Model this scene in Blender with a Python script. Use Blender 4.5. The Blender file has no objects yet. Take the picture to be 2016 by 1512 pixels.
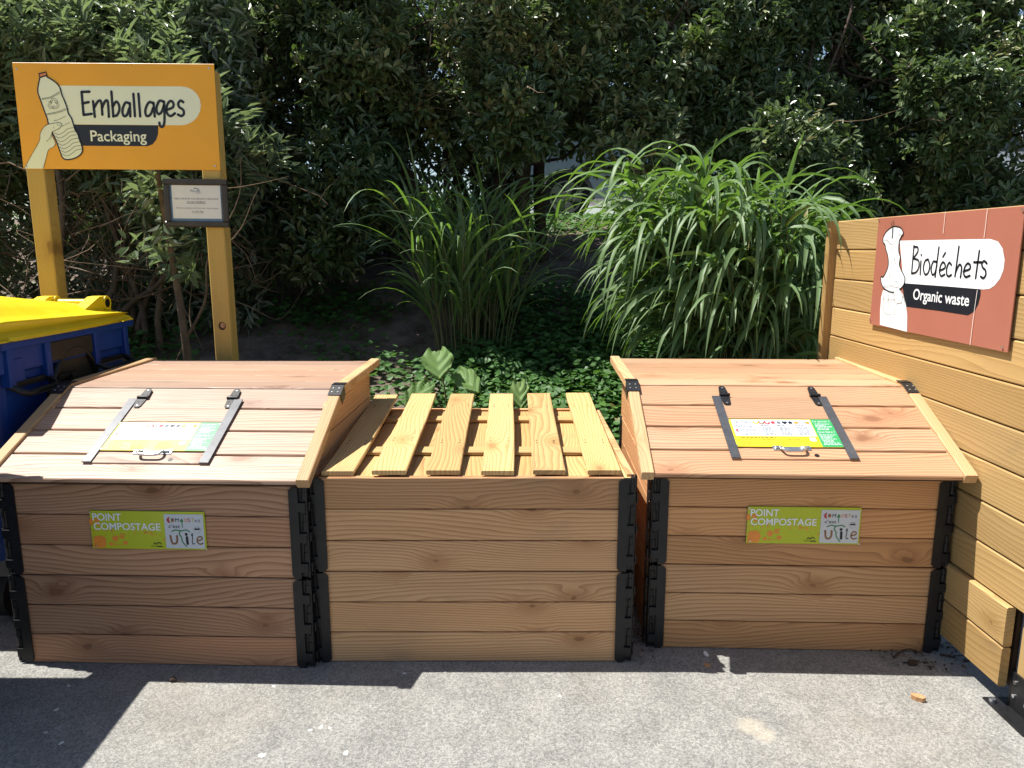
import bpy, math, random
import numpy as np
from mathutils import Vector, Matrix

R = math.radians
rng = np.random.default_rng(11)
random.seed(5)
scene = bpy.context.scene
COL = scene.collection

# ------------------------------------------------------------------ camera, sky, sun, exposure
cam_d = bpy.data.cameras.new('camera')
cam = bpy.data.objects.new('camera', cam_d); COL.objects.link(cam)
cam.location = (0, 0, 1.55)
cam.rotation_euler = (R(90 - 10.35), 0, 0)
cam_d.sensor_width = 36
cam_d.lens = 36 * 1450 / 2016
cam_d.clip_start = 0.05
cam_d.clip_end = 2000
scene.camera = cam

SUN_DIR = Vector((-0.470, 0.105, 1.0)).normalized()      # towards the sun: high, on the left, slightly behind the bins
sun_el = math.asin(SUN_DIR.z)
sun_az = math.atan2(SUN_DIR.x, SUN_DIR.y)

world = bpy.data.worlds.new('World')
scene.world = world
world.use_nodes = True
wnt = world.node_tree
for n in list(wnt.nodes): wnt.nodes.remove(n)
sky = wnt.nodes.new('ShaderNodeTexSky')
sky.sky_type = 'NISHITA'
sky.sun_disc = False
sky.sun_elevation = sun_el
sky.sun_rotation = sun_az
sky.altitude = 20
bg = wnt.nodes.new('ShaderNodeBackground')
bg.inputs['Strength'].default_value = 0.075
wo = wnt.nodes.new('ShaderNodeOutputWorld')
wnt.links.new(sky.outputs[0], bg.inputs[0])
wnt.links.new(bg.outputs[0], wo.inputs[0])

sun_d = bpy.data.lights.new('sun', 'SUN')
sun_d.energy = 5.0
sun_d.angle = R(0.5)
sun_d.color = (1.0, 0.965, 0.91)
sun = bpy.data.objects.new('sun', sun_d); COL.objects.link(sun)
sun.rotation_euler = SUN_DIR.to_track_quat('Z', 'Y').to_euler()
sun.location = (-4, 1, 9)

scene.view_settings.view_transform = 'Standard'
scene.view_settings.look = 'None'
scene.view_settings.gamma = 1
scene.view_settings.use_curve_mapping = False
scene.view_settings.exposure = 0.92
scene.cycles.max_bounces = 8
scene.cycles.transparent_max_bounces = 4

# ------------------------------------------------------------------ materials
MATS = {}


class NT:
    """small helper round a node tree"""
    def __init__(self, name):
        self.m = bpy.data.materials.new(name)
        self.m.use_nodes = True
        self.t = self.m.node_tree
        for n in list(self.t.nodes): self.t.nodes.remove(n)
        self.out = self.t.nodes.new('ShaderNodeOutputMaterial')

    def n(self, typ, **kw):
        nd = self.t.nodes.new(typ)
        for k, v in kw.items(): setattr(nd, k, v)
        return nd

    def link(self, a, b): self.t.links.new(a, b)

    def setin(self, nd, key, v):
        if isinstance(v, bpy.types.NodeSocket): self.link(v, nd.inputs[key])
        else: nd.inputs[key].default_value = v

    def math(self, op, a, b=0.0, c=None, clamp=False):
        nd = self.n('ShaderNodeMath', operation=op, use_clamp=clamp)
        self.setin(nd, 0, a); self.setin(nd, 1, b)
        if c is not None: self.setin(nd, 2, c)
        return nd.outputs[0]

    def vmul(self, v, s):
        nd = self.n('ShaderNodeVectorMath', operation='MULTIPLY')
        self.setin(nd, 0, v); nd.inputs[1].default_value = s
        return nd.outputs[0]

    def noise(self, vec, scale, detail=3, rough=0.5, col=False, dims='3D'):
        nd = self.n('ShaderNodeTexNoise', noise_dimensions=dims)
        if vec is not None: self.link(vec, nd.inputs['Vector'])
        nd.inputs['Scale'].default_value = scale
        nd.inputs['Detail'].default_value = detail
        nd.inputs['Roughness'].default_value = rough
        return nd.outputs[1 if col else 0]

    def mix(self, f, a, b, blend='MIX'):
        nd = self.n('ShaderNodeMix', data_type='RGBA', blend_type=blend)
        self.setin(nd, 0, f)
        for i, v in ((6, a), (7, b)):
            if isinstance(v, bpy.types.NodeSocket): self.link(v, nd.inputs[i])
            else: nd.inputs[i].default_value = (v[0], v[1], v[2], 1)
        return nd.outputs[2]

    def maprange(self, v, a, b, c=0.0, d=1.0, smooth=False):
        nd = self.n('ShaderNodeMapRange', interpolation_type='SMOOTHSTEP' if smooth else 'LINEAR')
        self.setin(nd, 0, v)
        for i, x in ((1, a), (2, b), (3, c), (4, d)): nd.inputs[i].default_value = x
        return nd.outputs[0]

    def pbsdf(self, color, rough=0.5, spec=0.5, metal=0.0, bump=None, bump_d=0.01, bump_s=0.5, coat=0.0, coat_r=0.34):
        p = self.n('ShaderNodeBsdfPrincipled')
        if isinstance(color, bpy.types.NodeSocket): self.link(color, p.inputs['Base Color'])
        else: p.inputs['Base Color'].default_value = (*color, 1)
        self.setin(p, 'Roughness', rough)
        p.inputs['Specular IOR Level'].default_value = spec
        p.inputs['Metallic'].default_value = metal
        p.inputs['Coat Weight'].default_value = coat
        p.inputs['Coat Roughness'].default_value = coat_r
        if bump is not None:
            b = self.n('ShaderNodeBump')
            b.inputs['Distance'].default_value = bump_d
            b.inputs['Strength'].default_value = bump_s
            self.link(bump, b.inputs['Height'])
            self.link(b.outputs[0], p.inputs['Normal'])
        return p

    def done(self, shader, name):
        self.link(shader, self.out.inputs['Surface'])
        MATS[name] = self.m
        return self.m


def attr(t, name, vec=False):
    a = t.n('ShaderNodeAttribute', attribute_name=name)
    return a.outputs['Vector'] if vec else a.outputs['Fac']


def wood(name, light, dark, alt, knot, ring=0.015, contrast=0.85, rough=0.6, spec=0.35, knots=0.55, knot_sc=1.0):
    t = NT(name)
    wp = attr(t, 'wp', True)
    tint = attr(t, 'tint')
    sx = t.n('ShaderNodeSeparateXYZ'); t.link(wp, sx.inputs[0])
    n1 = t.noise(t.vmul(wp, (0.8, 5.5, 5.5)), 1.6, 2)
    n2 = t.noise(t.vmul(wp, (0.45, 1.7, 1.7)), 1.3, 1)
    n3 = t.noise(t.vmul(wp, (2.2, 14.0, 14.0)), 2.0, 2)
    kw = t.n('ShaderNodeVectorMath', operation='MULTIPLY_ADD')
    t.link(t.noise(t.vmul(wp, (18.0, 30.0, 30.0)), 1.0, 2, col=True), kw.inputs[0])
    kw.inputs[1].default_value = (0.09, 0.09, 0.0)
    t.link(t.vmul(wp, (2.3 * knot_sc, 4.4 * knot_sc, 0.0)), kw.inputs[2])
    kv = kw.outputs[0]
    vo = t.n('ShaderNodeTexVoronoi', voronoi_dimensions='2D', feature='F1')
    t.link(kv, vo.inputs['Vector']); vo.inputs['Scale'].default_value = 1.0
    sc = t.n('ShaderNodeSeparateColor'); t.link(vo.outputs['Color'], sc.inputs[0])
    sel = t.math('GREATER_THAN', sc.outputs[0], 1.0 - knots)
    size = t.maprange(t.math('POWER', sc.outputs[1], 1.6), 0, 1, 0.030, 0.105)
    dist = vo.outputs['Distance']
    core = t.math('MULTIPLY', t.math('SUBTRACT', 1.0, t.math('DIVIDE', dist, size), clamp=True), sel)
    core = t.math('MINIMUM', t.math('MULTIPLY', core, 2.2), 1.0)
    swirl = t.maprange(dist, 0.42, 0.0, 0.0, 1.0, True)
    swirl = t.math('MULTIPLY', t.math('MULTIPLY', swirl, swirl), sel)
    g = t.math('ADD', sx.outputs[1], t.math('MULTIPLY', t.math('SUBTRACT', n1, 0.5), 0.055))
    g = t.math('ADD', g, t.math('MULTIPLY', t.math('SUBTRACT', n2, 0.5), 0.30))
    g = t.math('ADD', g, t.math('MULTIPLY', t.math('SUBTRACT', n3, 0.5), 0.006))
    g = t.math('ADD', g, t.math('MULTIPLY', swirl, 0.035))
    saw = t.math('FRACT', t.math('DIVIDE', g, ring))
    late = t.math('POWER', saw, 2.2)
    edge = t.maprange(saw, 0.93, 1.0, 1.0, 0.0)
    late = t.math('MULTIPLY', late, edge)
    streak = t.noise(t.vmul(wp, (2.5, 210.0, 210.0)), 1.0, 2, 0.6)
    broad = t.noise(t.vmul(wp, (1.2, 9.0, 9.0)), 1.0, 3)
    dirt = t.noise(t.vmul(wp, (1.6, 3.0, 3.0)), 1.7, 4, 0.65)
    f = t.math('MULTIPLY', late, contrast)
    f = t.math('ADD', f, t.math('MULTIPLY', t.math('SUBTRACT', streak, 0.5), 0.42))
    f = t.math('ADD', f, t.math('MULTIPLY', t.math('SUBTRACT', broad, 0.45), 0.55), clamp=True)
    base = t.mix(tint, light, alt)
    c = t.mix(f, base, dark)
    ringk = t.math('MULTIPLY', t.maprange(dist, 0.20, 0.05, 0.0, 0.5, True), sel)
    c = t.mix(ringk, c, dark)
    kc = t.mix(t.math('MULTIPLY', sc.outputs[2], 0.6), knot, dark)
    c = t.mix(t.math('MULTIPLY', core, 0.9), c, kc)
    halo = t.math('MULTIPLY', t.maprange(dist, 0.34, 0.04, 0.0, 0.38, True), sel)
    c = t.mix(halo, c, t.mix(0.5, dark, alt))
    v = t.maprange(tint, 0, 1, 0.80, 1.08)
    c = t.mix(t.maprange(dirt, 0.56, 0.78, 0.0, 0.28, True), c, (0.16, 0.12, 0.09))
    hs = t.n('ShaderNodeHueSaturation'); t.link(c, hs.inputs['Color'])
    tv = t.math('FRACT', t.math('MULTIPLY', tint, 7.31))
    t.link(t.maprange(tv, 0, 1, 0.80, 1.12), hs.inputs['Value'])
    h = t.math('ADD', t.math('MULTIPLY', late, -0.5), t.math('MULTIPLY', streak, 0.5))
    ro = t.maprange(streak, 0.3, 0.7, rough - 0.06, rough + 0.1)
    p = t.pbsdf(hs.outputs[0], ro, spec, bump=h, bump_d=0.0016, bump_s=0.5)
    return t.done(p.outputs[0], name)


wood('larch_front', (0.64, 0.385, 0.195), (0.31, 0.140, 0.056), (0.57, 0.295, 0.125), (0.085, 0.032, 0.012), knots=0.7)
wood('larch_front_pink', (0.52, 0.30, 0.175), (0.22, 0.095, 0.045), (0.46, 0.225, 0.115), (0.085, 0.032, 0.015), knots=0.7)
wood('larch_trim', (0.56, 0.37, 0.19), (0.30, 0.15, 0.06), (0.53, 0.32, 0.15), (0.13, 0.06, 0.028), ring=0.009, contrast=0.6, knots=0.2)
wood('larch_lid', (0.51, 0.33, 0.20), (0.25, 0.115, 0.055), (0.46, 0.255, 0.14), (0.15, 0.06, 0.028), rough=0.5, knots=0.4)
wood('larch_lid_pale', (0.46, 0.315, 0.225), (0.20, 0.10, 0.06), (0.42, 0.255, 0.165), (0.17, 0.08, 0.04), rough=0.5, spec=0.38, knots=0.4)
wood('pallet_pine', (0.58, 0.41, 0.18), (0.33, 0.17, 0.055), (0.56, 0.35, 0.14), (0.14, 0.085, 0.03), knots=0.45, rough=0.6)
wood('fence_pine', (0.49, 0.325, 0.135), (0.28, 0.158, 0.052), (0.43, 0.27, 0.10), (0.16, 0.07, 0.02), ring=0.017, contrast=0.65, knots=0.4, rough=0.55)
wood('post_pine', (0.54, 0.36, 0.095), (0.35, 0.20, 0.045), (0.48, 0.31, 0.075), (0.10, 0.04, 0.012), ring=0.012, contrast=0.5, knots=0.25, knot_sc=0.8)


def plain(name, color, rough=0.5, spec=0.5, metal=0.0, var=0.12, scale=9.0, bump=0.0, bscale=300, coat=0.0):
    t = NT(name)
    tc = t.n('ShaderNodeTexCoord')
    n = t.noise(tc.outputs['Object'], scale, 4, 0.6)
    lo = tuple(c * (1 - var) for c in color); hi = tuple(min(1, c * (1 + var)) for c in color)
    c = t.mix(t.maprange(n, 0.3, 0.7), lo, hi)
    ro = t.maprange(t.noise(tc.outputs['Object'], scale * 3.1, 3), 0.3, 0.7, max(0.03, rough - 0.07), min(1, rough + 0.09))
    b = t.noise(tc.outputs['Object'], bscale, 2) if bump else None
    p = t.pbsdf(c, ro, spec, metal, bump=b, bump_d=bump or 0.001, bump_s=0.6, coat=coat)
    return t.done(p.outputs[0], name)


plain('black_steel', (0.010, 0.010, 0.011), 0.45, 0.35, 0.0, 0.25, 20, 0.0006)
plain('black_plastic', (0.008, 0.008, 0.009), 0.42, 0.35, 0, 0.2, 20)
plain('grey_steel', (0.075, 0.078, 0.085), 0.42, 0.5, 0.35, 0.15, 14)
plain('zinc', (0.62, 0.64, 0.66), 0.30, 0.5, 0.95, 0.08, 20)
plain('blue_plastic', (0.005, 0.036, 0.20), 0.5, 0.3, 0, 0.12, 6, 0.0005, 500)
plain('yellow_plastic', (0.72, 0.53, 0.012), 0.36, 0.45, 0, 0.07, 5, 0.0005, 500)
plain('recess_brown', (0.020, 0.017, 0.013), 0.5, 0.4, 0, 0.4, 7)
plain('rubber', (0.02, 0.02, 0.02), 0.7, 0.3)
plain('gap_shade', (0.05, 0.03, 0.018), 0.8, 0.2, 0, 0.4, 12)
plain('orange_panel', (0.78, 0.36, 0.018), 0.34, 0.45, 0, 0.05, 3)
plain('red_panel', (0.37, 0.135, 0.09), 0.36, 0.45, 0, 0.05, 3)
plain('cream_print', (0.74, 0.76, 0.58), 0.34, 0.45, 0, 0.03, 3)
plain('white_print', (0.78, 0.80, 0.80), 0.34, 0.45, 0, 0.03, 3)
plain('ink', (0.012, 0.013, 0.020), 0.35, 0.45, 0, 0.1, 3)
plain('ink_line', (0.10, 0.10, 0.09), 0.4, 0.45)
plain('cap_orange', (0.62, 0.20, 0.06), 0.35, 0.45)
plain('screw_steel', (0.55, 0.52, 0.46), 0.3, 0.5, 0.8)
plain('scratch', (0.80, 0.72, 0.66), 0.5, 0.4)
plain('lime_print', (0.43, 0.50, 0.012), 0.28, 0.5, 0, 0.04, 4)
plain('orange_print', (0.72, 0.24, 0.03), 0.3, 0.5)
plain('panel_white', (0.54, 0.57, 0.60), 0.42, 0.5, 0, 0.03, 4, coat=0.12)
plain('panel_yellow', (0.72, 0.62, 0.012), 0.42, 0.5, 0, 0.03, 4, coat=0.12)
plain('panel_green', (0.03, 0.30, 0.09), 0.42, 0.5, 0, 0.05, 4, coat=0.12)
plain('print_grey', (0.14, 0.15, 0.17), 0.3, 0.5)
plain('print_red', (0.42, 0.02, 0.03), 0.3, 0.5)
plain('print_green', (0.02, 0.20, 0.06), 0.3, 0.5)
plain('print_brown', (0.25, 0.11, 0.04), 0.3, 0.5)
plain('print_gold', (0.55, 0.36, 0.05), 0.3, 0.5)
plain('frame_brown', (0.030, 0.022, 0.018), 0.35, 0.5, 0, 0.3, 12)
plain('mat_blue', (0.10, 0.18, 0.28), 0.5, 0.4)
plain('paper', (0.68, 0.67, 0.64), 0.6, 0.3, 0, 0.03, 8)
plain('bark_dark', (0.060, 0.042, 0.030), 0.85, 0.2, 0, 0.4, 14, 0.01, 35)
plain('bark_pale', (0.13, 0.095, 0.065), 0.85, 0.2, 0, 0.35, 14, 0.006, 60)
plain('twig', (0.15, 0.10, 0.06), 0.8, 0.2, 0, 0.3, 20)
plain('chip_wood', (0.42, 0.23, 0.11), 0.75, 0.2, 0, 0.3, 60)
plain('chip_white', (0.72, 0.70, 0.68), 0.6, 0.3, 0, 0.1, 60)
plain('bark_chip', (0.06, 0.040, 0.028), 0.85, 0.2, 0, 0.4, 60)
plain('car_paint', (0.42, 0.48, 0.60), 0.25, 0.5, 0.0, 0.03, 2, coat=0.6)
plain('white_paint', (0.78, 0.79, 0.80), 0.3, 0.5, 0, 0.03, 2, coat=0.5)
plain('car_glass', (0.02, 0.03, 0.035), 0.06, 0.6, 0, 0.1, 2)
plain('tail_red', (0.45, 0.015, 0.012), 0.2, 0.5)
plain('alloy', (0.45, 0.45, 0.47), 0.3, 0.5, 0.8)


def leafmat(name, c0, c1, c2, back, rough=0.38, spec=0.5, trans=0.22, tcol=(0.10, 0.20, 0.02), dead=(0.20, 0.17, 0.06)):
    t = NT(name)
    tint = attr(t, 'tint')
    c = t.mix(t.maprange(tint, 0.0, 0.55), c0, c1)
    c = t.mix(t.maprange(tint, 0.72, 0.96), c, c2)
    c = t.mix(t.maprange(tint, 0.985, 1.0), c, dead)
    geo = t.n('ShaderNodeNewGeometry')
    c = t.mix(geo.outputs['Backfacing'], c, back)
    p = t.pbsdf(c, rough, spec)
    tr = t.n('ShaderNodeBsdfTranslucent')
    tr.inputs['Color'].default_value = (*tcol, 1)
    mx = t.n('ShaderNodeMixShader'); mx.inputs[0].default_value = trans
    t.link(p.outputs[0], mx.inputs[1]); t.link(tr.outputs[0], mx.inputs[2])
    return t.done(mx.outputs[0], name)


leafmat('hedge_leaf', (0.042, 0.078, 0.025), (0.100, 0.140, 0.048), (0.27, 0.30, 0.12), (0.10, 0.13, 0.08), 0.33, 0.6, 0.22, (0.13, 0.22, 0.03))
leafmat('willow_leaf', (0.085, 0.122, 0.055), (0.140, 0.190, 0.092), (0.24, 0.30, 0.15), (0.20, 0.23, 0.18), 0.40, 0.5, 0.30, (0.24, 0.34, 0.11))
leafmat('reed_leaf', (0.090, 0.160, 0.052), (0.140, 0.220, 0.078), (0.20, 0.30, 0.06), (0.13, 0.20, 0.085), 0.48, 0.32, 0.28, (0.20, 0.38, 0.04))
leafmat('clover_leaf', (0.038, 0.100, 0.026), (0.065, 0.150, 0.036), (0.10, 0.20, 0.04), (0.08, 0.14, 0.06), 0.5, 0.3, 0.25, (0.15, 0.32, 0.04))
leafmat('burdock_leaf', (0.10, 0.18, 0.045), (0.14, 0.23, 0.065), (0.16, 0.24, 0.07), (0.12, 0.20, 0.07), 0.6, 0.25, 0.2, (0.25, 0.40, 0.07))
leafmat('reed_stalk', (0.10, 0.13, 0.045), (0.16, 0.15, 0.06), (0.2, 0.17, 0.08), (0.10, 0.13, 0.05), 0.5, 0.4, 0.1)


def asphalt():
    t = NT('asphalt')
    tc = t.n('ShaderNodeTexCoord'); o = tc.outputs['Object']
    vo = t.n('ShaderNodeTexVoronoi'); t.link(o, vo.inputs['Vector']); vo.inputs['Scale'].default_value = 240
    sc = t.n('ShaderNodeSeparateColor'); t.link(vo.outputs['Color'], sc.inputs[0])
    vo2 = t.n('ShaderNodeTexVoronoi'); t.link(o, vo2.inputs['Vector']); vo2.inputs['Scale'].default_value = 130
    sc2 = t.n('ShaderNodeSeparateColor'); t.link(vo2.outputs['Color'], sc2.inputs[0])
    big = t.noise(o, 1.1, 5, 0.6)
    mid = t.noise(o, 6.0, 4, 0.6)
    f = t.math('ADD', t.math('MULTIPLY', sc.outputs[0], 0.55), t.math('MULTIPLY', sc2.outputs[1], 0.45))
    f = t.maprange(f, 0.18, 0.85)
    c = t.mix(f, (0.150, 0.147, 0.138), (0.310, 0.302, 0.275))
    tanm = t.maprange(big, 0.48, 0.70, 0, 0.28, True)
    c = t.mix(tanm, c, (0.26, 0.225, 0.165), 'MIX')
    dk = t.maprange(mid, 0.25, 0.6, 0.80, 1.07)
    hs = t.n('ShaderNodeHueSaturation'); t.link(c, hs.inputs['Color']); t.link(dk, hs.inputs['Value'])
    c = hs.outputs[0]
    # white and dark spots trodden into the surface
    warp = t.noise(o, 60, 2, col=True)
    wv = t.n('ShaderNodeVectorMath', operation='MULTIPLY_ADD'); t.link(warp, wv.inputs[0])
    wv.inputs[1].default_value = (0.02, 0.02, 0); t.link(o, wv.inputs[2])
    spots = [(-0.78, 2.05, 0.016), (-0.52, 2.06, 0.013), (-0.38, 1.93, 0.022), (-0.60, 2.18, 0.010), (-0.63, 2.19, 0.012), (-0.66, 2.175, 0.010),
             (-0.86, 2.42, 0.012), (-1.56, 2.28, 0.012), (-1.52, 2.16, 0.010), (-1.44, 2.11, 0.011), (-0.25, 2.51, 0.010),
             (0.17, 2.36, 0.010), (-1.60, 2.42, 0.010), (-0.40, 2.50, 0.009), (-1.30, 1.98, 0.009), (0.38, 1.93, 0.009), (1.05, 1.90, 0.008)]
    acc = None
    for (x, y, r) in spots:
        d = t.n('ShaderNodeVectorMath', operation='DISTANCE')
        t.link(wv.outputs[0], d.inputs[0]); d.inputs[1].default_value = (x + .01, y + .01, 0)
        m = t.math('LESS_THAN', d.outputs['Value'], r * .62)
        acc = m if acc is None else t.math('MAXIMUM', acc, m)
    c = t.mix(t.math('MULTIPLY', acc, 0.85), c, (0.66, 0.66, 0.64))
    stain = None
    for (x, y, r) in ((0.80, 2.20, 0.05), (0.83, 2.16, 0.04)):
        d = t.n('ShaderNodeVectorMath', operation='DISTANCE')
        t.link(wv.outputs[0], d.inputs[0]); d.inputs[1].default_value = (x, y, 0)
        m = t.maprange(d.outputs['Value'], r * 1.25, r * 0.5, 0, 1, True)
        stain = m if stain is None else t.math('MAXIMUM', stain, m)
    c = t.mix(t.math('MULTIPLY', stain, 0.38), c, (0.50, 0.44, 0.33))
    h = t.math('ADD', vo.outputs['Distance'], t.math('MULTIPLY', sc2.outputs[0], 0.35))
    p = t.pbsdf(c, 0.85, 0.3, bump=h, bump_d=0.0025, bump_s=0.7)
    t.done(p.outputs[0], 'asphalt')


asphalt()


def soil():
    t = NT('soil')
    tc = t.n('ShaderNodeTexCoord'); o = tc.outputs['Object']
    n = t.noise(o, 5, 8, 0.65); n2 = t.noise(o, 38, 5, 0.7)
    c = t.mix(t.maprange(n, 0.35, 0.65), (0.095, 0.070, 0.052), (0.25, 0.20, 0.16))
    c = t.mix(t.maprange(n2, 0.55, 0.72, 0, 0.7), c, (0.26, 0.22, 0.18))
    p = t.pbsdf(c, 0.95, 0.15, bump=n2, bump_d=0.03, bump_s=0.8)
    t.done(p.outputs[0], 'soil')


soil()


# ------------------------------------------------------------------ mesh building
class MB:
    def __init__(self):
        self.v = []; self.f = []; self.m = []; self.wp = []; self.tint = []; self.smooth = []

    def add(self, verts, faces, mat, wp=None, tint=0.5, smooth=False):
        o = len(self.v)
        self.v += [tuple(p) for p in verts]
        self.wp += [tuple(p) for p in (wp if wp is not None else verts)]
        self.tint += [tint] * len(verts)
        for f in faces:
            self.f.append([i + o for i in f]); self.m.append(mat); self.smooth.append(smooth)
        return self

    def plank(self, O, L, W, T, l, w, t, mat, ch=0.003, segs=1, bend=None, tint=None, side_bend=None):
        """board: starts at O, runs l along L, w along W, t along T, long edges chamfered"""
        O, L, W, T = (np.array(x, float) for x in (O, L, W, T))
        ch = min(ch, t * .45, w * .45)
        prof = [(ch, 0), (w - ch, 0), (w, ch), (w, t - ch), (w - ch, t), (ch, t), (0, t - ch), (0, ch)]
        off = rng.uniform(0, 60, 3)
        tint = rng.uniform() if tint is None else tint
        vs, wp = [], []
        for i in range(segs + 1):
            a = l * i / segs
            b = bend(i / segs) if bend else 0.0
            sb = side_bend(i / segs) if side_bend else 0.0
            for (pw, pt) in prof:
                vs.append(O + L * a + W * (pw + sb) + T * (pt + b))
                wp.append((a + off[0], pw + off[1], pt + off[2]))
        fs = []
        for i in range(segs):
            for k in range(8):
                k2 = (k + 1) % 8
                fs.append([i * 8 + k, i * 8 + k2, (i + 1) * 8 + k2, (i + 1) * 8 + k])
        fs.append(list(range(7, -1, -1)))
        fs.append([segs * 8 + k for k in range(8)])
        if np.dot(np.cross(L, W), T) > 0: fs = [f[::-1] for f in fs]
        return self.add(vs, fs, mat, wp, tint)

    def box(self, a, b, mat, ch=0.002, grain='x', tint=None):
        a = np.array(a, float); b = np.array(b, float); d = b - a
        ax = {'x': ((1, 0, 0), (0, 1, 0), (0, 0, 1), 0, 1, 2), 'y': ((0, 1, 0), (0, 0, 1), (1, 0, 0), 1, 2, 0), 'z': ((0, 0, 1), (1, 0, 0), (0, 1, 0), 2, 0, 1)}[grain]
        return self.plank(a, ax[0], ax[1], ax[2], d[ax[3]], d[ax[4]], d[ax[5]], mat, ch, tint=tint)

    def prism(self, poly, O, U, V, N, depth, mat, tint=None, grain=None):
        """extrude a 2-D polygon by depth along N"""
        O, U, V, N = (np.array(x, float) for x in (O, U, V, N))
        n = len(poly)
        off = rng.uniform(0, 60, 3)
        tint = rng.uniform() if tint is None else tint
        vs = [O + U * p[0] + V * p[1] for p in poly] + [O + U * p[0] + V * p[1] + N * depth for p in poly]
        wp = [(p[0] + off[0], p[1] + off[1], off[2]) for p in poly] + [(p[0] + off[0], p[1] + off[1], off[2] + depth) for p in poly]
        area = sum(poly[i][0] * poly[(i + 1) % n][1] - poly[(i + 1) % n][0] * poly[i][1] for i in range(n))
        fs = [list(range(n - 1, -1, -1)), list(range(n, 2 * n))]
        for i in range(n):
            j = (i + 1) % n
            fs.append([i, j, n + j, n + i])
        flip = (area > 0) != (np.dot(np.cross(U, V), N) > 0)
        if flip: fs = [f[::-1] for f in fs]
        return self.add(vs, fs, mat, wp, tint)

    def tube(self, pts, radii, mat, n=8, smooth=True, cap=True, tint=0.5):
        pts = [np.array(p, float) for p in pts]
        if np.isscalar(radii): radii = [radii] * len(pts)
        vs, fs = [], []
        prev = None
        for i, p in enumerate(pts):
            d = pts[min(i + 1, len(pts) - 1)] - pts[max(i - 1, 0)]
            d = d / (np.linalg.norm(d) + 1e-9)
            if prev is None:
                a = np.cross(d, (0, 0, 1) if abs(d[2]) < .9 else (1, 0, 0))
            else:
                a = prev - d * np.dot(prev, d)
            a = a / (np.linalg.norm(a) + 1e-9); prev = a
            b = np.cross(d, a)
            for k in range(n):
                an = 2 * math.pi * k / n
                vs.append(p + (a * math.cos(an) + b * math.sin(an)) * radii[i])
        for i in range(len(pts) - 1):
            for k in range(n):
                k2 = (k + 1) % n
                fs.append([i * n + k, i * n + k2, (i + 1) * n + k2, (i + 1) * n + k])
        self.add(vs, fs, mat, smooth=smooth, tint=tint)
        if cap:
            self.add(vs[:n], [list(range(n - 1, -1, -1))], mat)
            self.add(vs[-n:], [list(range(n))], mat)
        return self

    def build(self, name, parent=None, **props):
        me = bpy.data.meshes.new(name)
        me.from_pydata([tuple(map(float, p)) for p in self.v], [], self.f)
        keys = []
        for m in self.m:
            if m not in keys: keys.append(m)
        for k in keys: me.materials.append(MATS[k])
        me.polygons.foreach_set('material_index', [keys.index(m) for m in self.m])
        me.polygons.foreach_set('use_smooth', self.smooth)
        a = me.attributes.new('wp', 'FLOAT_VECTOR', 'POINT')
        a.data.foreach_set('vector', np.array(self.wp, np.float32).ravel())
        a = me.attributes.new('tint', 'FLOAT', 'POINT')
        a.data.foreach_set('value', np.array(self.tint, np.float32))
        me.update()
        o = bpy.data.objects.new(name, me)
        COL.objects.link(o)
        if parent is not None: o.parent = parent
        for k, v in props.items(): o[k] = v
        return o


def thing(name, label, cat, loc=(0, 0, 0), rz=0.0, group=None):
    o = bpy.data.objects.new(name, None)
    COL.objects.link(o)
    o.location = loc; o.rotation_euler = (0, 0, rz)
    o.empty_display_size = 0.1
    o['label'] = label; o['category'] = cat
    if group: o['group'] = group
    return o


def tag(o, label, cat, group=None):
    o['label'] = label; o['category'] = cat
    if group: o['group'] = group
    return o


def catmull(pts, per=6):
    P = [np.array(p, float) for p in pts]
    if len(P) < 3: return P
    P = [2 * P[0] - P[1]] + P + [2 * P[-1] - P[-2]]
    out = []
    for i in range(1, len(P) - 2):
        for k in range(per):
            t = k / per
            a, b, c, d = P[i - 1], P[i], P[i + 1], P[i + 2]
            out.append(0.5 * ((2 * b) + (c - a) * t + (2 * a - 5 * b + 4 * c - d) * t * t + (3 * b - a - 3 * c + d) * t ** 3))
    out.append(P[-2])
    return out


# ------------------------------------------------------------------ flat print on a panel
_GLYPH = {}


def text_geo(s, bold=0.0):
    if (s, bold) in _GLYPH: return _GLYPH[(s, bold)]
    cu = bpy.data.curves.new('lettering', 'FONT'); cu.body = s; cu.resolution_u = 4; cu.offset = bold
    ob = bpy.data.objects.new('lettering', cu); COL.objects.link(ob)
    dg = bpy.context.evaluated_depsgraph_get(); dg.update()
    me = ob.evaluated_get(dg).to_mesh()
    vs = np.array([v.co[:2] for v in me.vertices]); fs = [list(p.vertices) for p in me.polygons]
    ob.evaluated_get(dg).to_mesh_clear()
    bpy.data.objects.remove(ob); bpy.data.curves.remove(cu)
    _GLYPH[(s, bold)] = (vs, fs)
    return vs, fs


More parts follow.
